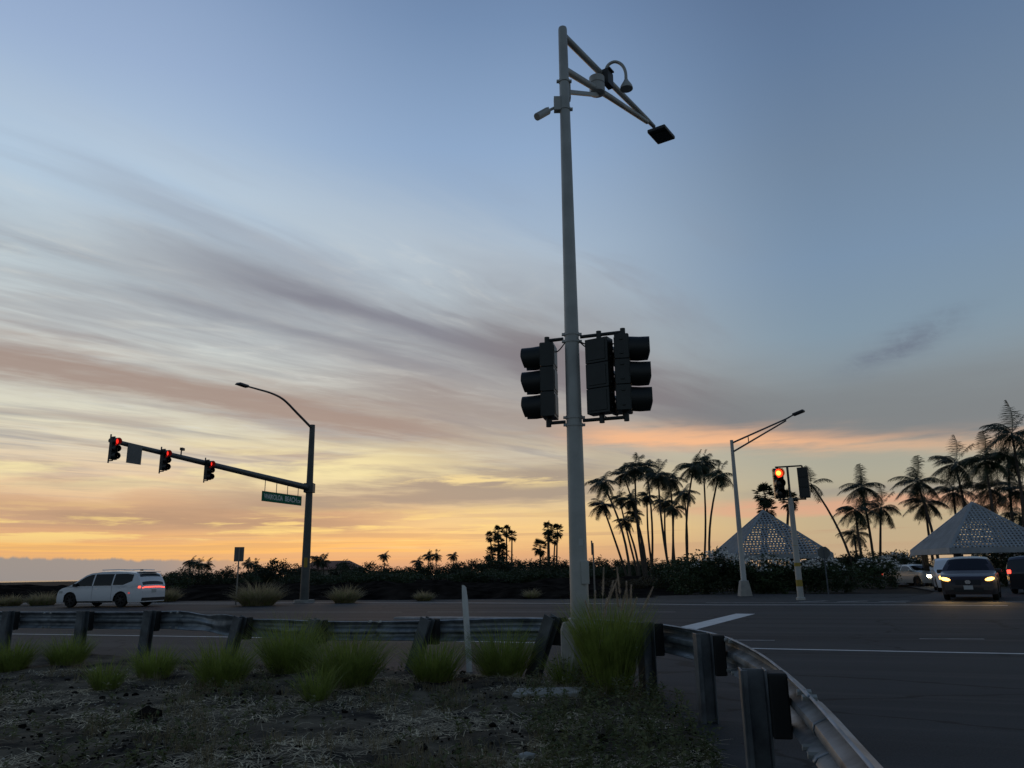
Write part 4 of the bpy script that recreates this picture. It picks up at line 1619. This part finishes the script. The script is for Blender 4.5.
# ------------------------------------------------------------------ broadleaf trees and shrubs
def leaf_crown(name, seed, rx, rz, nclump, nleaf, ls, material, flat=.75):
    r = random.Random(seed)
    B = MB()
    for k in range(nclump):
        while True:
            p = Vector((r.uniform(-1, 1), r.uniform(-1, 1), r.uniform(-.9, 1)))
            if .35 < p.length < 1:
                break
        p *= 1 + .35 * nz(p.x * 1.6 + seed, p.y * 1.6, p.z * 1.6)
        c = Vector((p.x * rx, p.y * rx, p.z * rz))
        cr = rx * r.uniform(.14, .30)
        for j in range(nleaf):
            q = c + Vector((r.gauss(0, .5), r.gauss(0, .5), r.gauss(0, .4))) * cr
            d = Vector((r.uniform(-1, 1), r.uniform(-1, 1), r.uniform(-.7, .7))).normalized()
            n_ = Vector((r.uniform(-1, 1), r.uniform(-1, 1), r.uniform(.1, 1))).normalized()
            leafquad(B, q, d, n_, ls * r.uniform(.6, 1.3), ls * .5)
    return B.mesh(name, material)


TREES = [leaf_crown('tree_crown', 200 + i, 2.6, 1.7, 70, 26, .34, M['leaf']) for i in range(5)]
SHRUBS = [leaf_crown('shrub_foliage', 220 + i, 1.2, .95, 70, 30, .16, M['leaf2']) for i in range(4)]


def trunk_mesh(h, r0, seed):
    r = random.Random(seed)
    B = MB()
    B.tube([(0, 0, -.1), (.05, 0, h * .5), (.0, .05, h)], [r0 * 1.3, r0, r0 * .7], 8)
    for k in range(4):
        a = k * PI / 2 + r.uniform(-.5, .5)
        B.tube([(0, 0, h * .75), (math.cos(a) * h * .35, math.sin(a) * h * .35, h * 1.2)], [r0 * .6, r0 * .25], 6)
    return B.mesh('tree_trunk', M['bark'])


TRK = trunk_mesh(1.6, .16, 3)


def tree(label, pos, s_, k, group, cat='tree', name='broadleaf_tree', sz=1.0):
    t = thing(name, label, cat, pos, rnd.uniform(0, 2 * PI), group)
    link('trunk', TRK, t).scale = (s_, s_, s_ * sz)
    o = link('crown', TREES[k % 5], t, (0, 0, 2.0 * s_ * sz))
    o.scale = (s_, s_, s_ * sz)
    return t


GW = 'dark trees forming the distant treeline'
tl = [(165, 571), (185, 570), (205, 570), (225, 569), (243, 568), (262, 566), (282, 562), (300, 566), (314, 570), (352, 564), (366, 563), (382, 566), (398, 566), (414, 566), (430, 564), (446, 563), (462, 562), (478, 560), (494, 559), (512, 560), (530, 561), (548, 560), (566, 560),
      (584, 561), (600, 559), (616, 560), (634, 560), (652, 559), (670, 560), (690, 560), (710, 560), (730, 562), (846, 557), (864, 555), (884, 554), (900, 553), (905, 556), (838, 562), (1010, 548), (1030, 546)]
for i, (px, py) in enumerate(tl):
    for j in range(2):
        D = (112 if px < 700 else 84) + rnd.uniform(0, 38 if px < 700 else 16) + j * 10
        x_ = px + rnd.uniform(-7, 7)
        g_ = gnd(x_, 596)
        g_ = g_ * (D / math.hypot(g_.x, g_.y))
        top_ = atD(x_, py + rnd.uniform(-1.5, 3.5) + (2.5 if j else 0), D).z
        s_ = max(.6, min(2.2, top_ / 3.6))
        tree('dark bushy tree in the low treeline along the horizon' if px < 760 else 'dark bushy tree behind the right pavilion and trio of palms', (g_.x, g_.y, 0), s_ * 1.15, i + j, GW if px < 760 else 'dark trees behind the right pavilion', sz=1 / 1.15 if s_ < 1.4 else 1)

# scrub at the edge of the lava and under the treeline
GS = 'low scrub bushes at the back of the lava field'
for i in range(64):
    px = rnd.uniform(150, 700)
    D = rnd.uniform(86, 128)
    g_ = gnd(px, 596)
    g_ = g_ * (D / math.hypot(g_.x, g_.y))
    t = thing('scrub_bush', 'low rounded scrub bush at the back of the black lava field', 'bush', (g_.x, g_.y, 0), rnd.uniform(0, 6), GS)
    o = link('foliage', SHRUBS[i % 4], t, (0, 0, .7))
    o.scale = (rnd.uniform(1.1, 1.9),) * 2 + (rnd.uniform(.75, 1.15),)

# flowering hedge along the right roadside
FLB = []
for sgd in range(3):
    B = MB()
    r = random.Random(800 + sgd)
    for k in range(95):
        a = r.uniform(0, 2 * PI)
        e = r.uniform(.35, 1.35)
        c = Vector((math.cos(a) * math.cos(e) * 1.25, math.sin(a) * math.cos(e) * 1.25, math.sin(e) * .98)) * r.uniform(.95, 1.12)
        for q in range(4):
            d = Vector((r.uniform(-1, 1), r.uniform(-1, 1), r.uniform(-.2, 1))).normalized()
            leafquad(B, c + d * .02, d, Vector((0, 0, 1)), .11, .09)
    FLB.append(B.mesh('flower_heads', M['flower']))
GH = 'shrubs in the hedge along the right roadside'
H_ = [(700, 46.5, 1.25, 1.2, 0, 'dark green shrub at the left end of the hedge by the grove'), (722, 46, 1.2, 1.25, 1, 'shrub with a few white flowers left of the street lamp'), (742, 47, 1.2, 1.15, 1, 'flowering shrub directly behind the street lamp base'), (764, 46.5, 1.15, 1.05, 1, 'white-flowered shrub just right of the street lamp'),
      (783, 46.2, 1.05, 1.0, 1, 'white-flowered shrub left of the banded signal pole'), (808, 46.5, .9, .95, 1, 'white-flowered shrub right of the banded signal pole'), (826, 46.5, .95, 1.0, 1, 'white-flowered shrub under the octagonal sign'), (846, 48, .8, .8, 0, 'low dark shrub between the octagonal sign and the trio of palms'),
      (880, 56, 1.15, 1.05, 1, 'white-flowered shrub at the left foot of the right pavilion'), (906, 63, 1.3, 1.2, 1, 'white-flowered shrub behind the pale car'), (928, 64, 1.3, 1.2, 0, 'dark shrub in the shade of the right pavilion left corner'), (1010, 58, 1.5, 1.35, 1, 'white-flowered shrub above the right edge car'),
      (690, 52, 1.3, 1.15, 0, 'dark shrub under the rightmost grove palms'), (672, 56, 1.2, 1.0, 0, 'low shrub at the foot of the grove'), (712, 54, 1.4, .88, 0, 'wide dark shrub in front of the left pavilion corner'), (752, 54, 1.4, .88, 0, 'wide dark shrub in front of the left pavilion middle'), (775, 54, 1.4, .88, 0, 'wide dark shrub under the right half of the left pavilion'), (798, 55, 1.4, .88, 0, 'wide dark shrub under the right eave of the left pavilion')]
for i, (px, D, sx, sz, fl, lab) in enumerate(H_):
    g_ = gnd(px, 596)
    g_ = g_ * (D / math.hypot(g_.x, g_.y))
    t = thing('flowering_shrub' if fl else 'hedge_shrub', lab, 'shrub', (g_.x, g_.y, 0), rnd.uniform(0, 6), GH)
    o = link('foliage', SHRUBS[i % 4], t, (0, 0, .85 * sz))
    o.scale = (sx, sx, sz)
    if fl:
        o = stuff(link('flowers', FLB[i % 3], t, (0, 0, .80 * sz)))
        o.scale = (sx, sx, sz)
for i, px in enumerate((612, 622, 634, 644, 656, 668, 680)):
    D = 56 + (i * 5) % 8
    g_ = gnd(px, 596)
    g_ = g_ * (D / math.hypot(g_.x, g_.y))
    t = thing('scrub_bush', 'low yellow-brown undergrowth bush at the foot of the palm grove', 'bush', (g_.x, g_.y, 0), rnd.uniform(0, 6), 'undergrowth bushes at the foot of the palm grove')
    me = SHRUBS[i % 4].copy()
    me.materials.clear()
    me.materials.append(M['leafdry'])
    o = link('foliage', me, t, (0, 0, .35))
    o.scale = (.8, .8, .45)


# ------------------------------------------------------------------ lattice pavilions
def pavilion(label, apex, left_px, right_px, eave_y, D, rot, half, eave_z):
    A_ = atD(apex[0], apex[1], D)
    zt_ = A_.z
    t = thing('lattice_pavilion', label, 'pavilion', (A_.x, A_.y, 0), rot)
    cs_ = [(-half, -half), (half, -half), (half, half), (-half, half)]
    ap = Vector((0, 0, zt_))
    for k in range(4):
        a = Vector((cs_[k][0], cs_[k][1], eave_z))
        c = Vector((cs_[(k + 1) % 4][0], cs_[(k + 1) % 4][1], eave_z))
        nrm = (c - a).cross(ap - a).normalized()
        B = MB()
        NR = 19
        for i in range(1, NR):                 # horizontal boards
            q = i / NR
            p0, p1 = a.lerp(ap, q), c.lerp(ap, q)
            B.bar(p0, p1, .03, .125, nrm) if False else B.bar(p0, p1, .125, .03, nrm)
        mid = (a + c) / 2
        NC = 26
        for i in range(1, NC):                 # battens running up the slope
            f_ = i / NC
            s0 = a.lerp(c, f_)
            tt = 1 - abs(f_ - .5) * 2
            e_ = (a.lerp(ap, tt) if f_ < .5 else c.lerp(ap, tt))
            B.bar(s0 + nrm * .035, e_ + nrm * .035, .10, .03, nrm)
        B.build('roof_lattice', M['lattice'], t, smooth=False)
        B = MB()
        B.bar(a, ap + Vector((0, 0, .02)), .16, .12, nrm)
        B.build('hip_rafter', M['lattice'], t, smooth=False)
        B = MB()
        B.bar(a - Vector((0, 0, .12)), c - Vector((0, 0, .12)), .10, .34)
        B.build('fascia', M['lattice'], t, smooth=False)
        B = MB()
        pc = a * .80
        B.box((pc.x, pc.y, eave_z / 2), (.32, .32, eave_z + .4))
        B.build('column', M['wood_dark'], t, smooth=False)
    return t


D1 = 66
e1_ = atD(763, 556, D1)
pavilion('grey lattice pyramid pavilion behind the street lamp and dark shrubs', (763, 511), 707, 820, 557, D1, R(18) + math.atan2(-e1_.x, e1_.y), 3.75, 2.3)
D2 = 58
e2_ = atD(972, 553, D2)
pavilion('grey lattice pyramid pavilion behind the dusky car', (972, 503), 912, 1050, 553, D2, R(24) + math.atan2(-e2_.x, e2_.y), 3.05, 2.3)


# ------------------------------------------------------------------ houses far off
def house(label, px, py_top, D, w, d, wall_h, roof_h, rot=0.0, wallm='stucco', roofm='roof_red'):
    g_ = gnd(px, 596)
    g_ = g_ * (D / math.hypot(g_.x, g_.y))
    t = thing('house', label, 'house', (g_.x, g_.y, 0), rot)
    B = MB()
    B.box((0, 0, wall_h / 2 - .1), (w, d, wall_h))
    wl = B.build('wall', M[wallm], t, smooth=False)
    B = MB()
    o = .4
    a, c = w / 2 + o, d / 2 + o
    B.add([(-a, -c, wall_h - .08), (a, -c, wall_h - .08), (a, c, wall_h - .08), (-a, c, wall_h - .08), (-a * .55, 0, wall_h + roof_h), (a * .55, 0, wall_h + roof_h)], [(0, 1, 5, 4), (1, 2, 5), (2, 3, 4, 5), (3, 0, 4), (3, 2, 1, 0)])
    B.build('roof', M[roofm], t, smooth=False)
    for k in (-.28, .12):
        B = MB()
        B.box((w * k, -d / 2 - .02, wall_h * .55), (1.3, .06, 1.1))
        B.build('window', M['glass'], t, smooth=False)
    return t


house('low pink-roofed house in the trees right of the mast pole', 331, 566, 150, 11, 7, 2.5, 1.5)
house('low dark-roofed house glimpsed behind the octagonal sign', 842, 566, 120, 12, 7, 1.7, .9, R(-15), roofm='roof_dark')


# ------------------------------------------------------------------ vehicles
def lerp_prof(pr, x):
    for (x0, z0), (x1, z1) in zip(pr, pr[1:]):
        if x0 <= x <= x1:
            return z0 + (z1 - z0) * (x - x0) / max(1e-6, x1 - x0)
    return pr[0][1] if x < pr[0][0] else pr[-1][1]


class Car:
    """x forward, y left, z up; body is one lofted shell, glass and lamps are panels proud of it"""

    def __init__(s, top, W_, belt, H_, wx, wr, zb=.22, tumble=.20, plan=None):
        s.top, s.W, s.belt, s.H, s.wx, s.wr, s.zb, s.tumble = top, W_, belt, H_, wx, wr, zb, tumble
        s.x0, s.x1 = top[0][0], top[-1][0]

    def w0(s, x):
        L = s.x1 - s.x0
        a = (x - s.x0) / L
        k = 1 - .17 * max(0, (.10 - a) / .10) ** 2 - .16 * max(0, (a - .84) / .16) ** 2
        return s.W / 2 * k

    def w(s, x, z):
        w = s.w0(x)
        if z < .45:
            w *= 1 - .07 * ((.45 - z) / .3) ** 1.5
        if z > s.belt:
            w -= s.tumble * ((z - s.belt) / (s.H - s.belt)) ** 1.25
        else:
            w -= .025 * max(0, (z - .62) / (s.belt - .62)) ** 2 if z > .62 else 0
        return max(w, .05)

    def zbot(s, x):
        z = s.zb
        for xw in s.wx:
            R_ = s.wr + .075
            if abs(x - xw) < R_:
                z = max(z, s.wr * .95 + math.sqrt(R_ * R_ - (x - xw) ** 2))
        return z

    def build(s, parent, paint):
        prof = []
        for (x0, z0), (x1, z1) in zip(s.top, s.top[1:]):
            n = max(2, int(math.hypot(x1 - x0, z1 - z0) / .06))
            for k in range(n):
                prof.append((x0 + (x1 - x0) * k / n, z0 + (z1 - z0) * k / n))
        prof.append(s.top[-1])
        NS, NT = 14, 8
        rows = []
        for x, zt_ in prof:
            zb_ = min(s.zbot(x), zt_ - .02)
            row = []
            ze = zt_ - .05 * min(1, max(.15, (zt_ - .5)))
            side = [zb_ + (ze - zb_) * k / NS for k in range(NS + 1)]
            for z in side:
                row.append((x, -s.w(x, z), z))
            we = s.w(x, ze)
            for k in range(1, NT * 2):
                a = -1 + k / NT
                row.append((x, we * a, ze + (zt_ - ze) * (1 - abs(a) ** 3.2)))
            for z in reversed(side):
                row.append((x, s.w(x, z), z))
            rows.append(row)
        B = MB()
        B.grid(rows)
        for r, rev in ((rows[0], False), (rows[-1], True)):
            idx = list(range(len(r)))
            B.add(r, [tuple(reversed(idx)) if rev else tuple(idx)])
        # floor pan
        fl = [(x, -s.w(x, s.zb) * .8, s.zb + .02) for x, _ in prof[::6]], [(x, s.w(x, s.zb) * .8, s.zb + .02) for x, _ in prof[::6]]
        o = B.build('body', M[paint], parent, smooth=True)
        B = MB()
        B.box(((s.x0 + s.x1) / 2, 0, s.zb + .16), ((s.x1 - s.x0) * .93, s.W * .78, .26))
        B.build('underbody', M['trim'], parent, smooth=False)
        for xw in s.wx:
            for sd_ in (-1, 1):
                yw = sd_ * (s.w0(xw) - .13)
                pr = [(.0, -.115), (s.wr * .6, -.115), (s.wr * .93, -.10), (s.wr, -.06), (s.wr, .06), (s.wr * .93, .10), (s.wr * .62, .115), (s.wr * .60, .07)]
                n = 28
                rws = [[(rr_ * math.cos(2 * PI * i / n), o_ * sd_, rr_ * math.sin(2 * PI * i / n)) for i in range(n + 1)] for rr_, o_ in pr]
                B = MB()
                B.grid(rws)
                wo_ = B.build('wheel', M['tyre'], parent, loc=(xw, yw, s.wr))
                B = MB()
                for k in range(7):
                    a = 2 * PI * k / 7
                    B.bar(Vector((0, .085 * sd_, 0)), Vector((math.cos(a) * s.wr * .62, .085 * sd_, math.sin(a) * s.wr * .62)), .055, .03, Vector((0, 1, 0)))
                B.tube([(0, .06 * sd_, 0), (0, .105 * sd_, 0)], .06, 12)
                rws = [[(rr_ * math.cos(2 * PI * i / 24), .075 * sd_, rr_ * math.sin(2 * PI * i / 24)) for i in range(25)] for rr_ in (s.wr * .57, s.wr * .635)]
                B.grid(rws)
                B.build('rim', M['rim'], wo_, smooth=False)
        return o

    def side_panel(s, parent, name, material, lo, hi, xa, xb, side, off=.006, n=14):
        """panel on the body side between functions lo(x) and hi(x)"""
        rows = []
        for i in range(n + 1):
            x = xa + (xb - xa) * i / n
            a, c = lo(x), hi(x)
            rows.append([(x, side * (s.w(x, a + (c - a) * k / 5) + off), a + (c - a) * k / 5) for k in range(6)])
        B = MB()
        B.grid(rows if side < 0 else [list(reversed(r)) for r in rows])
        return B.build(name, M[material], parent)

    def top_panel(s, parent, name, material, pa, pb_, frac, off=.008, ya=None):
        """panel on the upper skin between two profile points (windscreen, rear window, grille)"""
        (xa, za), (xb, zb_) = pa, pb_
        d = Vector((xb - xa, 0, zb_ - za)).normalized()
        nrm = Vector((d.z, 0, -d.x))
        if nrm.z < 0:
            nrm = -nrm
        if abs(nrm.z) < .02 and nrm.x * ((xa + xb) / 2) < 0:
            nrm = -nrm
        rows = []
        for i in range(9):
            t = i / 8
            x, z = xa + (xb - xa) * t, za + (zb_ - za) * t
            we = s.w(x, z - .05)
            f = frac(t) if callable(frac) else frac
            lo_, hi_ = (-f, f) if ya is None else ya
            row = []
            for k in range(13):
                a = lo_ + (hi_ - lo_) * k / 12
                row.append(Vector((x, we * a, z - .05 * abs(a) ** 3.2)) + nrm * off)
            rows.append(row)
        B = MB()
        B.grid(rows)
        return B.build(name, M[material], parent)


def heading(p, ang):
    return ang


# --- white minivan heading left along the main road
vh = math.atan2(-U.y, -U.x) + R(5)
vp = uv(-33.5, 31.0)
van = thing('minivan', 'white minivan driving left on the main road with red tail lamps lit', 'minivan', (vp.x, vp.y, 0), vh)
VT = [(-2.58, .42), (-2.60, .60), (-2.56, .78), (-2.53, 1.02), (-2.42, 1.30), (-2.24, 1.60), (-2.10, 1.70), (-1.6, 1.755), (-.8, 1.785), (0, 1.775), (.55, 1.72), (.85, 1.62), (1.25, 1.36), (1.62, 1.12), (1.85, 1.04), (2.2, .96), (2.45, .84), (2.56, .68), (2.58, .50), (2.56, .40)]
VT = sorted(VT, key=lambda q: q[0]) if False else VT
v = Car([(-2.60, .45), (-2.595, .78), (-2.54, 1.04), (-2.42, 1.32), (-2.24, 1.62), (-2.10, 1.70), (-1.6, 1.755), (-.8, 1.785), (0, 1.775), (.55, 1.72), (.85, 1.62), (1.25, 1.36), (1.62, 1.12), (1.85, 1.05), (2.2, .97), (2.44, .85), (2.55, .68), (2.585, .45)], 2.0, 1.02, 1.785, (1.62, -1.46), .36, .24, .24)
v.build(van, 'white_car')
roofl = lambda x: min(1.62, lerp_prof([(q[0], q[1]) for q in v.top], x) - .13)
for sd_ in (-1, 1):
    v.side_panel(van, 'side_window', 'glass', lambda x: 1.05 + .03 * (-x) * .1, lambda x: max(1.06, min(roofl(x), 1.62)), .32, 1.42, sd_)
    v.side_panel(van, 'side_window', 'glass', lambda x: 1.06, lambda x: roofl(x), -.86, .24, sd_)
    v.side_panel(van, 'side_window', 'glass', lambda x: 1.08 + max(0, (-1.55 - x)) * .35, lambda x: roofl(x), -2.05, -.94, sd_)
    v.side_panel(van, 'sill_trim', 'trim', lambda x: .245, lambda x: .31, -1.0, 1.15, sd_, .008)
    v.side_panel(van, 'door_seam', 'trim', lambda x: .40, lambda x: 1.04, .27, .282, sd_, .004, 2)
    v.side_panel(van, 'door_seam', 'trim', lambda x: .40, lambda x: 1.04, -.90, -.888, sd_, .004, 2)
    v.side_panel(van, 'door_handle', 'chrome', lambda x: .90, lambda x: .93, -.05, .14, sd_, .02, 3)
    B = MB()
    B.box((1.30, sd_ * 1.03, 1.10), (.20, .22, .15))
    B.build('wing_mirror', M['trim'], van, smooth=False, bevel=.03)
    v.side_panel(van, 'headlamp', 'plate', lambda x: .70, lambda x: .82, 2.12, 2.42, sd_, .01, 4)
    v.side_panel(van, 'side_marker', 'tail_dim', lambda x: .66, lambda x: .71, -2.02, -1.92, sd_, .01, 3)
    B = MB()
    B.tube([(-1.9, sd_ * .74, 1.80), (-1.0, sd_ * .74, 1.835), (0, sd_ * .74, 1.825)], .022, 6)
    B.build('roof_rail', M['chrome'], van)
v.top_panel(van, 'windscreen', 'glass', (1.56, 1.16), (.72, 1.665), .86)
v.top_panel(van, 'rear_window', 'glass', (-2.53, 1.085), (-2.25, 1.60), .84)
v.top_panel(van, 'tail_lamp', 'tail', (-2.565, .945), (-2.555, .985), .95)
for sd_ in (-1, 1):
    v.side_panel(van, 'tail_lamp', 'tail', lambda x: .92, lambda x: 1.01, -2.52, -2.42, sd_, .012, 4)
B = MB()
B.box((-2.20, 0, 1.70), (.34, 1.35, .03))
B.build('spoiler', M['white_car'], van, smooth=False, bevel=.01)
B = MB()
B.box((-2.60, 0, .76), (.02, .32, .16))
B.build('number_plate', M['plate'], van, smooth=False)
B = MB()
B.box((-2.56, 0, .37), (.12, 1.66, .16))
B.build('bumper_trim', M['trim'], van, smooth=False, bevel=.02)
B = MB()
B.box((-1.75, 0, 1.80), (.16, .05, .07))
B.build('antenna', M['trim'], van, smooth=False, bevel=.01)

# --- dusky car waiting at the side road
cp = gnd(973, 593)
cp = Vector((cp.x, cp.y, 0))
D_ = 37.3
cp = cp * (D_ / cp.length)
face = math.atan2(-cp.y, -cp.x) - R(3)
suv = thing('crossover_car', 'dusky maroon car facing the viewer from the side road with amber headlamps lit', 'car', cp, face)
c = Car([(-2.35, .45), (-2.33, .90), (-2.22, 1.15), (-1.95, 1.50), (-1.7, 1.62), (-1.0, 1.69), (-.3, 1.69), (.25, 1.60), (.62, 1.38), (1.02, 1.12), (1.3, 1.07), (1.8, 1.0), (2.1, .90), (2.26, .76), (2.33, .60), (2.34, .40)], 1.92, 1.02, 1.70, (1.42, -1.38), .36, .24, .33)
c.build(suv, 'maroon_car')
roofc = lambda x: min(1.56, lerp_prof(c.top, x) - .13)
for sd_ in (-1, 1):
    c.side_panel(suv, 'side_window', 'glass', lambda x: 1.05, lambda x: max(1.06, roofc(x)), -.40, .80, sd_)
    c.side_panel(suv, 'side_window', 'glass', lambda x: 1.05, lambda x: roofc(x), -1.75, -.48, sd_)
    B = MB()
    B.box((.72, sd_ * 1.02, 1.10), (.16, .22, .15))
    B.build('wing_mirror', M['maroon_car'], suv, smooth=False, bevel=.03)
    B = MB()
    nl = 14
    rws = []
    for q in range(7):
        ph = -PI / 2 + PI * q / 6
        rws.append([(2.20 + .10 * math.cos(ph) * math.cos(2 * PI * k / nl), sd_ * .735 + .17 * math.cos(ph) * math.sin(2 * PI * k / nl) , .80 + .075 * math.sin(ph) + sd_ * 0 + .04 * math.cos(ph) * math.sin(2 * PI * k / nl) * sd_) for k in range(nl + 1)])
    B.grid(rws)
    B.build('headlamp', M['head_amber'], suv)
    lt = bpy.data.lights.new('headlamp_beam', 'SPOT')
    lt.energy = 55
    lt.color = (1, .62, .22)
    lt.spot_size = R(75)
    lt.spot_blend = .9
    lt.shadow_soft_size = .08
    lo_ = bpy.data.objects.new('headlamp_beam', lt)
    col.objects.link(lo_)
    lo_.parent = suv
    lo_.location = (2.36, sd_ * .735, .80)
    lo_.rotation_euler = Vector((-1, 0, .42)).to_track_quat('Z', 'Y').to_euler()
    c.top_panel(suv, 'fog_lamp', 'lens_dark', (2.36, .42), (2.345, .54), .9, .03, ya=(.62, .82) if sd_ > 0 else (-.82, -.62))
c.top_panel(suv, 'windscreen', 'glass', (.98, 1.145), (.30, 1.575), .88)
c.top_panel(suv, 'grille', 'trim', (2.335, .60), (2.25, .78), .52, .015)
c.top_panel(suv, 'lower_grille', 'trim', (2.36, .34), (2.345, .50), .62, .02)
B = MB()
B.tube([(2.31, 0, .70), (2.335, 0, .70)], .075, 14)
B.build('badge', M['chrome'], suv).scale = (1, 1.35, 1)
B = MB()
B.box((2.375, 0, .50), (.02, .31, .15))
B.build('number_plate', M['plate'], suv, smooth=False)
c.top_panel(suv, 'rear_window', 'glass', (-2.22, 1.17), (-1.96, 1.47), .8)


def sedan(name, label, cat, pos, ang, paint, top, Wd, belt, Ht, wx, wr=.33, head=None, tail=None):
    t = thing(name, label, cat, pos, ang)
    k = Car(top, Wd, belt, Ht, wx, wr, .22, .24)
    k.build(t, paint)
    xs_ = [q[0] for q in top]
    L0, L1 = xs_[0], xs_[-1]
    rf = lambda x: min(Ht - .12, lerp_prof(top, x) - .11)
    cab = [q[0] for q in top if q[1] > Ht - .10]
    a, bq = min(cab), max(cab)
    for sd_ in (-1, 1):
        k.side_panel(t, 'side_window', 'glass', lambda x: belt + .03, lambda x: max(belt + .04, rf(x)), (a + bq) / 2 + .04, bq + .35, sd_)
        k.side_panel(t, 'side_window', 'glass', lambda x: belt + .03, lambda x: max(belt + .04, rf(x)), a - .2, (a + bq) / 2 - .04, sd_)
        B = MB()
        B.box((bq + .3, sd_ * (Wd / 2 + .05), belt + .08), (.15, .18, .13))
        B.build('wing_mirror', M[paint], t, smooth=False, bevel=.02)
        ya = (.66, .92) if sd_ > 0 else (-.92, -.66)
        B = MB()
        zl = lerp_prof(top, L1 - .12) - .10
        B.box((L1 - .05, sd_ * Wd * .34, min(.72, zl)), (.10, .30, .14))
        B.build('headlamp', M[head] if head else M['plate'], t, smooth=False, bevel=.02)
        B = MB()
        B.box((L0 + .02, sd_ * Wd * .40, 1.0 if Ht > 1.6 else .78), (.08, .15, .17))
        B.build('tail_lamp', M[tail] if tail else M['tail_dim'], t, smooth=False, bevel=.02)
    # screens
    fr = [q for q in top if q[0] >= bq and q[1] <= belt + .12]
    k.top_panel(t, 'windscreen', 'glass', (fr[0][0] - .05, fr[0][1] + .03), (bq + .06, Ht - .10), .86)
    re = [q for q in top if q[0] <= a and q[1] <= belt + .16]
    k.top_panel(t, 'rear_window', 'glass', (re[-1][0] + .03, re[-1][1] + .03), (a - .04, Ht - .10), .84)
    B = MB()
    B.box((L0 - .012, 0, .66), (.02, .32, .15))
    B.build('number_plate', M['plate'], t, smooth=False)
    return t


SED = [(-2.25, .42), (-2.24, .80), (-2.12, .98), (-1.55, 1.03), (-.95, 1.36), (-.5, 1.43), (.2, 1.43), (.55, 1.36), (1.15, 1.0), (1.8, .92), (2.12, .78), (2.25, .60), (2.27, .40)]
SUVT = [(-2.30, .45), (-2.30, .95), (-2.2, 1.15), (-2.02, 1.55), (-1.8, 1.68), (-.8, 1.73), (.1, 1.70), (.45, 1.60), (1.05, 1.12), (1.7, 1.04), (2.12, .92), (2.26, .65), (2.28, .40)]


def onroad(px, D, py=596):
    g_ = gnd(px, py)
    g_ = g_ * (D / math.hypot(g_.x, g_.y))
    g_.z = 0
    return g_


p = onroad(917, 60)
sedan('sedan_car', 'pale silver car turning with one white headlamp glaring beside the shrubs', 'car', p, math.atan2(-p.y, -p.x) + R(38), 'silver_car', SED, 1.8, .94, 1.43, (1.38, -1.35), .33, 'head_white')
p = onroad(956, 48)
sedan('sport_utility_car', 'white upright car mostly hidden behind the dusky maroon car', 'car', p, math.atan2(-p.y, -p.x) + R(4), 'white_car', SUVT, 1.85, 1.08, 1.73, (1.38, -1.38), .36, 'head_amber')
p = onroad(1042, 45)
sedan('sport_utility_car', 'dark car seen from behind at the right edge with a red tail lamp', 'car', p, math.atan2(p.y, p.x) - R(9), 'black_car', SUVT, 1.88, 1.08, 1.73, (1.38, -1.38), .36, None, 'tail')
p = onroad(523, 122)
sedan('sedan_car', 'distant pale car on the far road with bright headlamps, left of the main pole', 'car', p, math.atan2(-p.y, -p.x) + R(30), 'silver_car', SED, 1.8, .94, 1.43, (1.38, -1.35), .33, 'head_far', 'tail')
p = onroad(530, 126)
sedan('sedan_car', 'distant dark car with red tail lamps behind the pale distant car', 'car', p, math.atan2(p.y, p.x) + R(20), 'maroon_car', SED, 1.8, .94, 1.43, (1.38, -1.35), .33, None, 'tail')
struct(sheet('far_road', [onroad(500, 118), onroad(552, 118), onroad(545, 175), onroad(515, 175)], -.05, M['gravel']))
